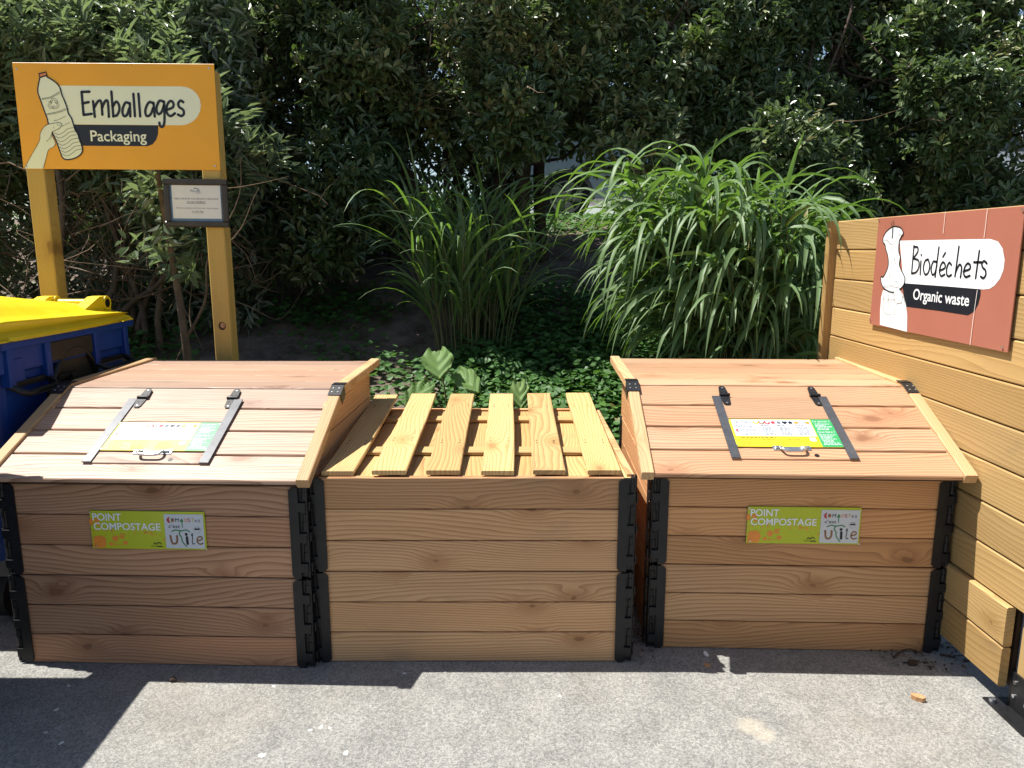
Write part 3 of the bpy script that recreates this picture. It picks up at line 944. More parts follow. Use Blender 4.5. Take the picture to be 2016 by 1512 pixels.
# pale scrape on the planks under the sign
# ------------------------------------------------------------------ orange sign on two posts
SA = homog([(65, 95), (165, 905), (1665, 935), (1620, 128)], [(0, .505), (0, 0), (.995, 0), (.995, .505)])
osg = thing('waste_sign', 'orange sign lettered Emballages with a bottle, on two yellow posts', 'sign', (-2.468, 3.86, 0), -.004)
Z0 = 1.944
mb = MB()
tl = math.tan(-.008)
U = np.array((1., 0, tl)); V = np.array((-tl, 0, 1.))
O = np.array((0, 0, Z0 + .008))
mb.plank(O, U, V, (0, -1, 0), .995, .505, .004, 'orange_panel', .001)
p = Print(mb, O + np.array((0, -.004, 0)), U, V)
q = lambda pts: [SA(a) for a in pts]
arc = [(1370 + 150 * math.sin(k / 10 * math.pi), 445 - 148 * math.cos(k / 10 * math.pi)) for k in range(11)]
p.poly(q([(420, 277), (900, 288)] + arc + [(900, 583), (520, 574)]), 'cream_print', 1)
p.poly(q([(530, 577), (1193, 591), (1192, 655), (1178, 700), (1150, 735), (1110, 748), (800, 742), (570, 737)]), 'ink', 1)
bot = [(285, 215), (330, 203), (345, 215), (398, 248), (436, 290), (455, 350), (475, 395), (498, 455), (505, 490), (530, 530), (545, 575), (560, 620), (580, 650), (592, 690), (610, 735), (616, 780), (595, 812), (550, 835), (495, 842), (465, 825), (450, 790), (435, 750), (418, 705), (400, 665), (385, 635), (352, 560), (345, 530), (322, 470), (300, 410), (285, 370), (270, 325), (272, 280)]
hand = [(172, 905), (235, 790), (285, 700), (292, 640), (320, 592), (362, 570), (430, 562), (455, 573), (448, 598), (410, 620), (384, 632), (386, 665), (408, 720), (392, 745), (356, 766), (340, 820), (318, 907)]
p.poly(q(hand), 'cream_print', 2)
p.stroke(q(hand), .0018, 'ink', 3)
p.poly(q(bot), 'cream_print', 4)
p.stroke(q(bot + [bot[0]]), .0062, 'ink', 5)
p.poly(q([(276, 184), (330, 173), (336, 204), (286, 216)]), 'cap_orange', 4)
p.stroke(q([(285, 215), (275, 186), (330, 174), (337, 204)]), .006, 'ink', 5, False)
p.poly(q([(330, 590), (362, 570), (430, 562), (455, 573), (448, 598), (410, 620), (384, 632), (370, 700), (330, 690)]), 'cream_print', 6)
p.stroke(q([(350, 574), (430, 562), (455, 573), (448, 598), (410, 620), (384, 632), (386, 665)]), .0022, 'ink', 7)
for s in ([(300, 378), (370, 365), (440, 325)], [(302, 384), (372, 372), (442, 335)], [(335, 495), (420, 480), (497, 452)], [(340, 503), (425, 488), (500, 462)], [(395, 547), (430, 540), (488, 512)], [(395, 590), (400, 605)], [(420, 570), (430, 580), (448, 585)], [(342, 705), (365, 680), (378, 650)]):
    p.stroke(q(s), .0016, 'ink', 7)
for k in range(7):
    x0, y0 = 398 + k * 11, 640 + k * 27
    if k == 0: p.stroke(q([(460, 590), (490, 575), (520, 562)]), .0016, 'ink', 7)
    p.stroke(q([(x0, y0 - 3), (x0 + 35, y0 + 12), (x0 + 75, y0 - 6), (x0 + 105, y0 - 30), (x0 + 155, y0 - 40)]), .0018, 'ink', 7)
cx, cy = 393, 420
for k in range(3):
    an = k * 2 * math.pi / 3
    rot = lambda x, y: (cx + x * math.cos(an) - y * math.sin(an), cy + x * math.sin(an) + y * math.cos(an))
    pts = [rot(-28, -14), rot(-14, -42), rot(14, -42), rot(24, -24), rot(32, -28), rot(30, -4), rot(8, -12), rot(15, -18), rot(8, -30), rot(-6, -30), rot(-16, -8), rot(-28, -14)]
    p.stroke(q(pts), .0016, 'ink', 7, False)
SW = .0125
for s in ([(605, 330), (622, 505)], [(605, 330), (665, 328)], [(612, 418), (660, 408)], [(622, 505), (684, 498)],
          [(694, 402), (708, 520)], [(703, 450), (728, 408), (750, 398), (760, 430), (766, 505)], [(764, 450), (785, 405), (802, 398), (810, 430), (816, 522)],
          [(834, 330), (850, 520)], [(848, 440), (872, 407), (892, 432), (896, 472), (878, 510), (852, 517)],
          [(972, 422), (945, 415), (925, 450), (920, 490), (932, 518), (955, 508), (972, 460)], [(976, 420), (980, 520)],
          [(1003, 350), (1016, 520)], [(1042, 350), (1056, 522)],
          [(1155, 422), (1125, 415), (1102, 450), (1095, 490), (1107, 520), (1135, 508), (1155, 460)], [(1158, 420), (1167, 524)],
          [(1236, 412), (1205, 405), (1185, 440), (1181, 480), (1196, 506), (1220, 490), (1237, 440)], [(1238, 412), (1242, 500), (1240, 575), (1225, 603), (1208, 595), (1203, 572)],
          [(1254, 476), (1303, 458), (1311, 428), (1290, 407), (1265, 432), (1256, 478), (1268, 510), (1292, 522), (1322, 502)],
          [(1386, 418), (1366, 406), (1347, 428), (1356, 456), (1384, 476), (1390, 505), (1372, 523), (1345, 512)]):
    p.stroke(q(s), SW, 'ink', 3)
a = SA((682, 722)); b = SA((1102, 640)); c = SA((682, 620))
p.text('Packaging', a[0], a[1] - .006, b[0], c[1] - .002, 'cream_print', 3, bold=.012)
for s in ((103, 148), (1583, 162), (1627, 905), (190, 890)):
    uv = SA(s); p.disc(uv[0], uv[1], .005, 'screw_steel', 6, 10)
mb.build('panel', osg)
for x in (.006, .898):
    mb = MB(); mb.box((x, .003, -.1), (x + .092, .093, Z0 + .49 - (.01 if x > .5 else 0)), 'post_pine', .005, 'z')
    if x > .5:
        for (zz, r) in ((1.155, .019),):
            mb.prism([(r * math.cos(k * .5236), r * 1.15 * math.sin(k * .5236)) for k in range(12)], (x + .048, .0028, zz), (1, 0, 0), (0, 0, 1), (0, -1, 0), .0012, 'bark_chip')
            mb.prism([(r * .62 * math.cos(k * .5236), r * .8 * math.sin(k * .5236)) for k in range(12)], (x + .052, .0012, zz + .003), (1, 0, 0), (0, 0, 1), (0, -1, 0), .0012, 'chip_wood')
    mb.build('post', osg)

# framed notice hung on the right post
fn = thing('framed_notice', 'small dark framed notice with white paper, hung under the orange sign', 'notice', (-1.765, 3.838, 1.664), 0)
fn.rotation_euler = (0, R(.7), 0)
fw, fh, fb = .322, .238, .030
mb = MB()
mb.plank((0, .018, 0), (1, 0, 0), (0, 0, 1), (0, -1, 0), fw, fb, .022, 'frame_brown', .006)
mb.plank((0, .018, fh - fb), (1, 0, 0), (0, 0, 1), (0, -1, 0), fw, fb, .022, 'frame_brown', .006)
mb.plank((0, .018, fb), (0, 0, 1), (1, 0, 0), (0, -1, 0), fh - 2 * fb, fb, .022, 'frame_brown', .006)
mb.plank((fw - fb, .018, fb), (0, 0, 1), (1, 0, 0), (0, -1, 0), fh - 2 * fb, fb, .022, 'frame_brown', .006)
mb.build('frame', fn)
mb = MB(); mb.box((fb - .002, .006, fb - .002), (fw - fb + .002, .014, fh - fb + .002), 'mat_blue', .001); mb.build('mount', fn)
mb = MB()
pw, phh = .246, .164
px, pz = .040, .043
mb.box((px, .0045, pz), (px + pw, .0055, pz + phh), 'paper', .0001)
p = Print(mb, (px, .0045, pz), (1, 0, 0), (0, 0, 1)); p.h = .0004
p.stroke([(.112, .146), (.122, .150), (.134, .146), (.140, .140)], .004, 'mat_blue', 1)
p.text('Marvilla', .094, .130, .144, .143, 'mat_blue', 1)
p.text('parks', .122, .122, .150, .129, 'mat_blue', 1)
p.text('MERCI DE JETER VOS DÉCHETS TRIÉS DANS', .012, .092, .234, .103, 'ink', 1)
p.text('UN SAC POUBELLE', .074, .077, .168, .086, 'ink', 1); p.rect(.074, .0735, .168, .075, 'ink', 1)
p.text('Thanks in advance to throw your recycle waste', .016, .046, .232, .056, 'print_grey', 1)
p.text('in a bin bag', .098, .030, .154, .040, 'ink', 1); p.rect(.098, .0272, .154, .0285, 'ink', 1)
mb.build('paper', fn)


# ------------------------------------------------------------------ blue containers with yellow lids
def container(root):
    W, D, zr = 1.36, 1.0, 1.20
    # body: lofted rounded rectangle, tapering downwards
    mb = MB()
    lev = [(.26, .10), (.34, .075), (1.02, .012), (1.06, .012), (1.07, -.004), (zr, -.006)]
    ring = []
    for z, ins in lev:
        x0, x1, y0, y1 = -W + ins, -ins, ins, D - ins
        r = .06
        pts = []
        for (cx, cy, a0) in ((x1 - r, y0 + r, -90), (x1 - r, y1 - r, 0), (x0 + r, y1 - r, 90), (x0 + r, y0 + r, 180)):
            for k in range(5):
                an = R(a0 + k * 22.5)
                pts.append((cx + r * math.cos(an), cy + r * math.sin(an), z))
        ring.append(pts)
    n = 20
    vs = [p for rr_ in ring for p in rr_]
    fs = [[i * n + k, i * n + (k + 1) % n, (i + 1) * n + (k + 1) % n, (i + 1) * n + k] for i in range(len(lev) - 1) for k in range(n)]
    fs.append(list(range(n - 1, -1, -1))); fs.append([(len(lev) - 1) * n + k for k in range(n)])
    mb.add(vs, fs, 'blue_plastic')
    # rim lip with hanging brackets on the visible side
    mb.box((-.02, .0, 1.162), (.022, D, zr - .004), 'blue_plastic', .004, 'y')
    for y in (.05, .29, .66, .93):
        mb.box((-.02, y - .018, 1.015), (.020, y + .018, 1.163), 'blue_plastic', .004, 'z')
    mb.box((-.03, .06, 1.03), (.010, .14, 1.12), 'blue_plastic', .004, 'z')
    mb.build('body', root)
    # dark arched lifting recess
    mb = MB()
    def sx(z): return -.008 - max(0, (1.02 - z)) * .093
    cols = []
    for k in range(25):
        an = math.pi * k / 24
        cols.append((.50 - .195 * math.cos(an), .78 + .335 * math.sin(an) ** .8))
    poly = [(.305, .40)] + cols + [(.695, .40)]
    vs = [(sx(z) + .004, y, z) for y, z in poly]
    mb.add(vs, [list(range(len(poly)))], 'recess_brown')
    rim = [(.300, .40)] + cols + [(.70, .40)]
    mb.tube([(sx(z) + .003, y, z) for y, z in rim], .017, 'black_plastic', 8)
    mb.box((-.012, .315, 1.075), (.010, .635, 1.161), 'recess_brown', .004, 'y')
    mb.tube([(sx(1.0) + .01, .44, 1.0), (sx(.72) + .02, .60, .72)], .018, 'black_plastic', 8)
    mb.tube([(sx(1.0) + .01, .36, 1.0), (sx(1.0) + .01, .50, 1.0)], .010, 'black_plastic', 8)
    mb.tube([(sx(.68), .62, .68), (sx(.68) + .06, .62, .68)], .028, 'black_plastic', 12)
    mb.build('lifting_recess', root)
    for y0, y1 in ((.045, .285), (.66, .92)):
        mb = MB()
        mb.tube([(.0, y0, 1.02), (.045, y0 + .01, .995), (.055, y0 + .03, .985), (.055, y1 - .03, .985), (.045, y1 - .01, .995), (.0, y1, 1.02)], .014, 'black_plastic', 8)
        mb.box((-.01, y0, 1.005), (.008, y1, 1.03), 'black_plastic', .003, 'y')
        mb.build('handle', root)
    # lid: domed, with flange and bulging skirt
    st = 22
    half = [(-.68, .150), (-.45, .152), (-.28, .146), (-.19, .134), (-.12, .112), (-.07, .084), (-.04, .060), (-.022, .048), (-.004, .045), (.004, .042), (.004, .036), (-.024, .024), (.008, .012), (.026, -.006), (.020, None)]
    vs = []
    rows = []
    for i in range(st + 1):
        q = i / st
        y = -.03 + q * (D + .03)
        end = min(1, min(q, 1 - q) / .10)
        hgt = (math.sin(end * math.pi / 2)) ** .6
        slope = .03 * (1 - q)
        bul = math.sin(math.pi * min(1, max(0, (q - .0) / .95)))
        row = []
        for (dx, dz) in half:
            if dz is None: dz = .002 - .008 * bul
            elif dz > .03: dz = .03 + (dz - .03) * hgt * (1.22 - .86 * q ** 1.25)
            out = .014 * bul if dx > -.03 else 0
            if dz >= .03 and .42 < q and dx > -.05: out -= .0
            row.append((dx + out, y, zr + dz + slope * (dz > .03)))
        full = row[::-1] + [(-1.36 - r[0], r[1], r[2]) for r in row]
        rows.append(full)
    m = len(rows[0])
    vs = [p for r in rows for p in r]
    fs = [[i * m + k, (i + 1) * m + k, (i + 1) * m + k + 1, i * m + k + 1] for i in range(st) for k in range(m - 1)]
    mb = MB(); mb.add(vs, fs, 'yellow_plastic', smooth=True)
    mb.add(rows[0], [list(range(m))], 'yellow_plastic'); mb.add(rows[-1], [list(range(m - 1, -1, -1))], 'yellow_plastic')
    lid = mb.build('lid', root)
    mb = MB()
    for x in (-1.27, -1.02, -.34, -.09):
        mb.prism([(.70, zr + .06), (.86, zr + .12), (.93, zr + .12), (.955, zr + .09), (.955, zr + .02), (.82, zr + .02)], (x - .03, 0, 0), (0, 1, 0), (0, 0, 1), (1, 0, 0), .06, 'yellow_plastic')
        mb.tube([(x - .036, .915, zr + .085), (x + .036, .915, zr + .085)], .036, 'yellow_plastic', 14)
    mb.tube([(-1.30, .915, zr + .085), (-.06, .915, zr + .085)], .020, 'yellow_plastic', 12)
    mb.tube([(-.0535, .915, zr + .085), (-.0525, .915, zr + .085)], .022, 'black_plastic', 12)
    mb.build('hinge_bar', lid)
    for x in (-.16, -1.2):
        for y in (.15, .85):
            mb = MB()
            mb.tube([(x - .022, y, .10), (x + .022, y, .10)], .10, 'rubber', 20)
            mb.box((x - .04, y - .05, .19), (x + .04, y + .05, .29), 'grey_steel', .004)
            mb.box((x + .024, y - .025, .08), (x + .03, y + .025, .20), 'grey_steel', .001)
            mb.box((x - .03, y - .025, .08), (x - .024, y + .025, .20), 'grey_steel', .001)
            mb.build('caster', root)


GC = 'wheeled waste containers along the left side'
c1 = thing('waste_container', 'blue wheeled waste container with domed yellow lid, left of the bins', 'waste container', (-1.985, 2.81, 0), 0, GC)
container(c1)
c2 = c1.copy(); COL.objects.link(c2)
c2.location = (-1.91, 1.58, 0)
c2['label'] = 'blue yellow-lidded waste container nearer the viewer, shading the asphalt'
for ch in list(c1.children):
    d = ch.copy(); COL.objects.link(d); d.parent = c2
    for g in ch.children:
        e = g.copy(); COL.objects.link(e); e.parent = d


# ------------------------------------------------------------------ foliage
def norm(a): return a / (np.linalg.norm(a, axis=-1, keepdims=True) + 1e-9)


def fast_mesh(name, verts, quads, tint, mat, parent=None, smooth=False):
    me = bpy.data.meshes.new(name)
    nv, nf = len(verts), len(quads)
    me.vertices.add(nv); me.vertices.foreach_set('co', verts.astype(np.float32).ravel())
    me.loops.add(nf * 4); me.loops.foreach_set('vertex_index', quads.astype(np.int32).ravel())
    me.polygons.add(nf)
    me.polygons.foreach_set('loop_start', np.arange(0, nf * 4, 4, dtype=np.int32))
    me.polygons.foreach_set('loop_total', np.full(nf, 4, np.int32))
    me.polygons.foreach_set('use_smooth', np.full(nf, smooth))
    a = me.attributes.new('tint', 'FLOAT', 'POINT'); a.data.foreach_set('value', tint.astype(np.float32))
    me.materials.append(MATS[mat])
    me.update(calc_edges=True)
    o = bpy.data.objects.new(name, me); COL.objects.link(o)
    if parent is not None: o.parent = parent
    return o


def leaf_arrays(base, dirv, up, length, width, tint, fold=.3, droop=.12, wmax=.42, wtip=.75):
    dirv = norm(dirv); side = norm(np.cross(dirv, up)); nr = np.cross(side, dirv)
    L = length[:, None]; W = width[:, None] / 2
    v = np.stack([base,
                  base + dirv * L * wmax + side * W + nr * W * fold,
                  base + dirv * L * wtip + side * W * .66 + nr * (W * fold * .66 - L * droop * .4),
                  base + dirv * L - nr * L * droop,
                  base + dirv * L * wtip - side * W * .66 + nr * (W * fold * .66 - L * droop * .4),
                  base + dirv * L * wmax - side * W + nr * W * fold], 1)
    n = len(base)
    idx = np.arange(n)[:, None] * 6
    q = np.concatenate([idx + np.array([[0, 1, 2, 3]]), idx + np.array([[0, 3, 4, 5]])], 0)
    return v.reshape(-1, 3), q, np.repeat(tint, 6)


def cluster_leaves(cent, axis, per, L, W, ctint, spread=.9, rad=.05, jitter=.12, **kw):
    """leaves round twig tips: cent (n,3), axis (n,3)"""
    n = len(cent)
    c = np.repeat(cent, per, 0); ax = norm(np.repeat(axis, per, 0))
    r = norm(rng.normal(size=(n * per, 3)))
    k = np.tile(np.linspace(-1, .4, per), n)[:, None]
    base = c + ax * k * rad * 1.6 + r * rad * .25
    rad_dir = norm(r - ax * np.sum(r * ax, 1, keepdims=True))
    d = norm(ax * (1.1 - spread * .5 + .35 * k) + rad_dir * spread)
    upv = norm(ax * .8 + np.array([0, 0, .7]) + rng.normal(size=(n * per, 3)) * .25)
    ln = L * rng.uniform(.7, 1.2, n * per); wd = W * rng.uniform(.8, 1.2, n * per)
    t = np.clip(np.repeat(ctint, per) + rng.normal(0, jitter, n * per), 0, 1)
    return leaf_arrays(base, d, upv, ln, wd, t, **kw)


def lumps_points(lumps, per_area, front=True):
    """points on bumpy ellipsoid lumps, weighted to the sides that get seen and lit"""
    P, N = [], []
    for (c, r) in lumps:
        m = max(8, int(per_area * r[0] * r[2] * 4 * math.pi * .6))
        d = norm(rng.normal(size=(m, 3)))
        if front:
            flip = (d[:, 1] > .25) & (rng.uniform(size=m) < .75)
            d[flip, 1] *= -1
        rr = (1 + .10 * rng.normal(size=m))[:, None]
        p = np.array(c) + d * np.array(r) * rr * (1 - .35 * rng.uniform(size=(m, 1)) ** 2.5)
        P.append(p); N.append(d)
    return np.concatenate(P), np.concatenate(N)


def branch_tube(mb, a, b, r0, r1, mat, n=6, wob=.08, segs=7, cap=False):
    a = np.array(a, float); b = np.array(b, float)
    L = np.linalg.norm(b - a)
    pts = []
    o1, o2 = rng.normal(size=3), rng.normal(size=3)
    for i in range(segs + 1):
        q = i / segs
        pts.append(a + (b - a) * q + (o1 * math.sin(math.pi * q) + o2 * math.sin(2 * math.pi * q) * .6) * wob * L)
    pts[-1] = pts[-1]
    mb.tube(pts, [r0 + (r1 - r0) * i / segs for i in range(segs + 1)], mat, n, True, cap)
    return pts


def hedge_tree(x, y, label, zlow, ztop, w, nl, trunks=(), tone=0.3, depth=.9, seed=0, per_area=135, over=(), low=0, lowx=(-.7, .7)):
    root = thing('evergreen_tree', label, 'tree', (x, y, float(bank_z(x, y))), 0, 'evergreen trees forming the hedge')
    gz = float(bank_z(x, y))
    r = np.random.default_rng(seed + 100)
    lumps = []
    for k in range(nl):
        q = (k + .5) / nl
        z = zlow + (ztop - zlow) * (q ** .9) + r.uniform(-.12, .12)
        rad = r.uniform(.22, .46)
        lx = r.uniform(-w, w); ly = r.uniform(-depth * .75, depth * .35) + .42 * (z - 2.2) - (.34 if k % 3 == 0 else 0)
        lumps.append(((lx, ly, max(z - gz, zlow - gz + rad * .45)), (rad * r.uniform(.9, 1.25), rad, rad * r.uniform(.75, 1.05))))
    for (ox, oy, oz, orad) in over:          # unseen limbs added above the frame to shade the small grass clump
        lumps.append(((ox - x, oy - y, oz - gz), (orad, orad * .9, orad * .6)))
    # sprays standing out of the crown's face
    for k in range(int(nl * 2.2)):
        c, rd = lumps[r.integers(0, nl)]
        a = r.uniform(-1.2, 1.2)
        lumps.append(((c[0] + rd[0] * math.sin(a), c[1] - rd[1] * math.cos(a) * .8, c[2] + r.uniform(-.2, .3)), (r.uniform(.08, .15), r.uniform(.08, .15), r.uniform(.14, .26))))
    P, N = lumps_points(lumps, per_area)
    lt = []
    for (c, rd) in lumps: lt += [r.normal(0, .20)] * max(8, int(per_area * rd[0] * rd[2] * 4 * math.pi * .6))
    N = norm(N + np.array([-.10, -.25, .45]))
    ct = np.clip(np.array(lt) + r.normal(tone, .16, len(P)) + .38 * (r.uniform(size=len(P)) < .30), 0, 1)  # higher tone and random pale clusters stand in for sunlit, glossy leaves
    v1, q1, t1 = cluster_leaves(P, N, 10, .080, .033, ct, spread=.95, rad=.055, wmax=.5, wtip=.82)
    # inner leaves, thinner
    m = int(500 * w * (ztop - zlow))
    Pi = np.stack([r.uniform(-w, w, m), r.uniform(.05, depth * 1.3, m), r.uniform(zlow - gz + .25, ztop - gz, m)], 1)
    if low:
        Pl = np.stack([r.uniform(lowx[0], lowx[1], low), r.uniform(-.1, depth * 1.2, low), r.uniform(.12, zlow - gz + .4, low)], 1)
        Pi = np.concatenate([Pi, Pl]); m += low
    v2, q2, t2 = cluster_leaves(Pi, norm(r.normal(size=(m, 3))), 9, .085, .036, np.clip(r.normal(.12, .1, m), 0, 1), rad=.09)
    crown = fast_mesh('crown', np.concatenate([v1, v2]), np.concatenate([q1, q2 + len(v1)]), np.concatenate([t1, t2]), 'hedge_leaf', root)
    mb = MB()
    for tr in trunks:
        pts = catmull(tr[0], 5)
        mb.tube(pts, [tr[1] + (tr[2] - tr[1]) * i / (len(pts) - 1) for i in range(len(pts))], 'bark_dark', 9)
    for k in range(low // 16):
        bx = r.uniform(lowx[0], lowx[1]); by = r.uniform(-.1, 1.1)
        branch_tube(mb, (bx, by, -.1), (bx + r.normal(0, .15), by, zlow - gz + .6), r.uniform(.012, .045), r.uniform(.008, .025), 'bark_dark', 6, .05, 8)
    for k in range(26):
        a = random.choice(pts[len(pts) // 3:])
        lc = random.choice(lumps)[0]
        branch_tube(mb, a, lc, .016, .004, 'bark_dark', 5, .10)
    for k in range(30):
        lc = np.array(random.choice(lumps)[0])
        e = lc + r.normal(size=3) * np.array([.35, .25, .3])
        branch_tube(mb, lc - (0, 0, .1), e, .006, .0015, 'twig', 4, .15, 5)
    mb.build('trunk', root)
    return root


T = hedge_tree
T(-3.3, 6.9, 'dark evergreen tree at the left end, behind the pale green shrub', 1.5, 4.3, .95, 20, [([(0, 0, -.1), (.1, .05, .8), (-.05, .1, 1.8), (.1, .1, 3.0)], .08, .04)], .28, seed=1, low=330, lowx=(-1.3, .9))
T(-1.95, 6.8, 'dark evergreen tree leafy to the ground, beside the framed notice post', 1.45, 4.1, .72, 17, [([(0, 0, -.1), (-.1, .1, .7), (.1, .1, 1.7), (.0, .1, 3.0)], .07, .04)], .25, seed=2, low=160,
  over=((-1.95, 5.7, 4.1, .4), (-1.55, 5.65, 4.2, .42), (-1.15, 5.7, 4.2, .4), (-2.2, 6.0, 4.2, .45), (-1.8, 5.95, 4.3, .45), (-1.4, 6.0, 4.3, .45), (-1.0, 6.0, 4.2, .45), (-1.6, 6.25, 4.1, .5), (-1.2, 6.25, 4.3, .5)))
T(-.85, 6.85, 'evergreen tree with a crooked forked bare trunk, second from the framed notice', 2.45, 4.1, .66, 14,
  [([(.30, -.05, -.1), (.14, -.1, .45), (-.16, -.15, .95), (-.20, -.15, 1.25), (.0, -.15, 1.42), (.28, -.1, 1.6)], .062, .04),
   ([(-.25, .1, -.1), (-.22, .1, .6), (-.14, .1, 1.1), (-.30, .1, 1.7), (-.2, .1, 2.6)], .07, .045),
   ([(.36, .0, -.1), (.34, .05, .7), (.48, .05, 1.3), (.44, .05, 2.3)], .05, .035)], .46, seed=3, low=190)
T(.35, 6.9, 'evergreen tree with high canopy over several dark stems, behind the small grass clump', 2.42, 4.1, .68, 14,
  [([(-.42, .0, -.1), (-.46, .0, .7), (-.36, .0, 1.4), (-.45, .0, 2.5)], .075, .05),
   ([(-.05, .2, -.1), (-.1, .2, .9), (-.02, .2, 1.6), (-.15, .2, 2.6)], .06, .04),
   ([(-.27, -.1, -.1), (-.26, -.1, .5), (-.22, -.1, 1.0), (.0, -.05, 1.45), (.25, .0, 2.0)], .075, .05)], .50, seed=4, low=150, lowx=(-.7, -.16))
T(1.6, 6.9, 'dark evergreen tree rising straight behind the big grass clump', 2.25, 4.1, .70, 16, [([(0, 0, -.1), (.08, .05, .8), (-.06, .1, 1.8), (.1, .1, 3.0)], .08, .05)], .42, seed=5, low=120, lowx=(0, .7))
T(2.85, 6.9, 'dark evergreen tree above the far end of the wooden fence', 1.85, 4.1, .74, 18, [([(0, 0, -.1), (-.08, .05, .8), (.06, .1, 1.8), (.0, .1, 3.0)], .08, .05)], .28, seed=6, low=120)
T(4.15, 6.9, 'dark evergreen tree above the red sign, last on the right', 1.75, 4.1, .80, 18, [([(0, 0, -.1), (-.08, .05, .8), (.06, .1, 1.8), (.0, .1, 3.0)], .08, .05)], .30, seed=7, low=120)


# pale willow-leaved shrub on the left
def left_shrub():
    x, y = -2.55, 5.15
    gz = float(bank_z(x, y))
    root = thing('leafy_shrub', 'pale green shrub with narrow pointed leaves, behind the orange sign', 'shrub', (x, y, gz), 0)
    r = np.random.default_rng(77)
    lumps = []
    for (lx, ly, lz, a, b) in ((-1.15, 0, 2.75, .5, .45), (-.75, -.15, 2.95, .5, .42), (-.25, .0, 2.85, .5, .45), (.15, -.05, 2.62, .45, .4), (.45, .0, 2.25, .42, .42), (.30, .05, 2.0, .42, .42), (.52, .1, 1.95, .3, .35), (-.3, .1, 2.4, .6, .5), (-1.2, .1, 2.3, .55, .55),
                               (-1.3, 0, 1.8, .5, .5), (-1.4, -.1, 1.35, .45, .45), (.38, .1, 1.62, .3, .28), (-1.2, .1, 1.0, .4, .3), (-.75, .3, 3.3, .6, .5), (.0, .4, 3.2, .6, .5), (-1.5, .2, 3.2, .5, .5), (.75, .2, 2.15, .22, .25)):
        lumps.append(((lx, ly + .34 * (lz - 2.0), lz - gz), (a * .9, .34, b * .85)))
    P, N = lumps_points(lumps, 100)
    N = norm(N * .8 + np.array([-.15, -.25, .75]))
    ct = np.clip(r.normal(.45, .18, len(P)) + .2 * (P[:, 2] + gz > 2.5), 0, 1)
    v1, q1, t1 = cluster_leaves(P, N, 10, .112, .033, ct, spread=.85, rad=.08, droop=.18, wmax=.38, wtip=.7)
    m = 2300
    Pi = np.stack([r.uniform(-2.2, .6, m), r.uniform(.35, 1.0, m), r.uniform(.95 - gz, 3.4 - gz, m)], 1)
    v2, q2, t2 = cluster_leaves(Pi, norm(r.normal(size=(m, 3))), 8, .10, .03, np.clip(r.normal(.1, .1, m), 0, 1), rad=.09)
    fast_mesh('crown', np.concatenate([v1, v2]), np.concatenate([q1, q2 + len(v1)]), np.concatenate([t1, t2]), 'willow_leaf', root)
    mb = MB()
    for k in range(9):
        a = (r.uniform(-.9, .4), r.uniform(-.2, .3), -.1)
        c = random.choice(lumps)[0]
        branch_tube(mb, a, c, .028, .012, 'bark_pale', 7, .08, 9)
    mb.build('trunk', root)
    mb = MB()
    for k in range(190):
        a = np.array((r.uniform(-1.3, .75), r.uniform(-.35, .35), r.uniform(.35, 1.3)))
        d = norm(np.array((r.normal(0, .7), r.normal(-.1, .35), r.normal(.2, .6))))
        branch_tube(mb, a, a + d * r.uniform(.25, .75), r.uniform(.0025, .007), .0012, 'twig' if k % 3 else 'bark_pale', 4, .18, 7)
    mb.build('bare_twigs', root)


left_shrub()

# young tree stem between the sign posts
yt = thing('young_tree', 'thin bare-stemmed young tree between the orange sign posts', 'tree', (-1.98, 4.35, float(bank_z(-1.98, 4.35))), 0)
mb = MB()
stem = catmull([(.06, 0, -.1), (.05, 0, .3), (.03, 0, .7), (.0, 0, 1.05), (-.06, .02, 1.6), (-.1, .05, 2.1)], 5)
mb.tube(stem, [.030 - .018 * i / (len(stem) - 1) for i in range(len(stem))], 'bark_pale', 8)
branch_tube(mb, (.04, 0, .55), (.26, 0, 1.15), .010, .003, 'bark_pale', 6, .05)
branch_tube(mb, (.22, 0, 1.05), (.55, -.05, 1.42), .005, .0015, 'bark_pale', 5, .08)
branch_tube(mb, (.25, 0, 1.1), (.42, .05, 1.6), .004, .0015, 'bark_pale', 5, .08)
mb.build('trunk', yt)
P = np.array([(-.02, -.02, 1.05), (.03, -.03, 1.18), (-.08, 0, 1.25), (.05, 0, 1.4), (-.12, 0, 1.5), (-.05, 0, 1.7), (.10, 0, .95), (-.18, 0, 1.35), (.02, .05, 1.3), (-.25, 0, 1.15)])
v, q_, t_ = cluster_leaves(np.repeat(P, 2, 0) + rng.normal(size=(20, 3)) * .04, norm(rng.normal(size=(20, 3)) + (0, -.4, .5)), 8, .10, .036, rng.uniform(.1, .5, 20), rad=.06, droop=.2)
fast_mesh('crown', v, q_, t_, 'willow_leaf', yt)


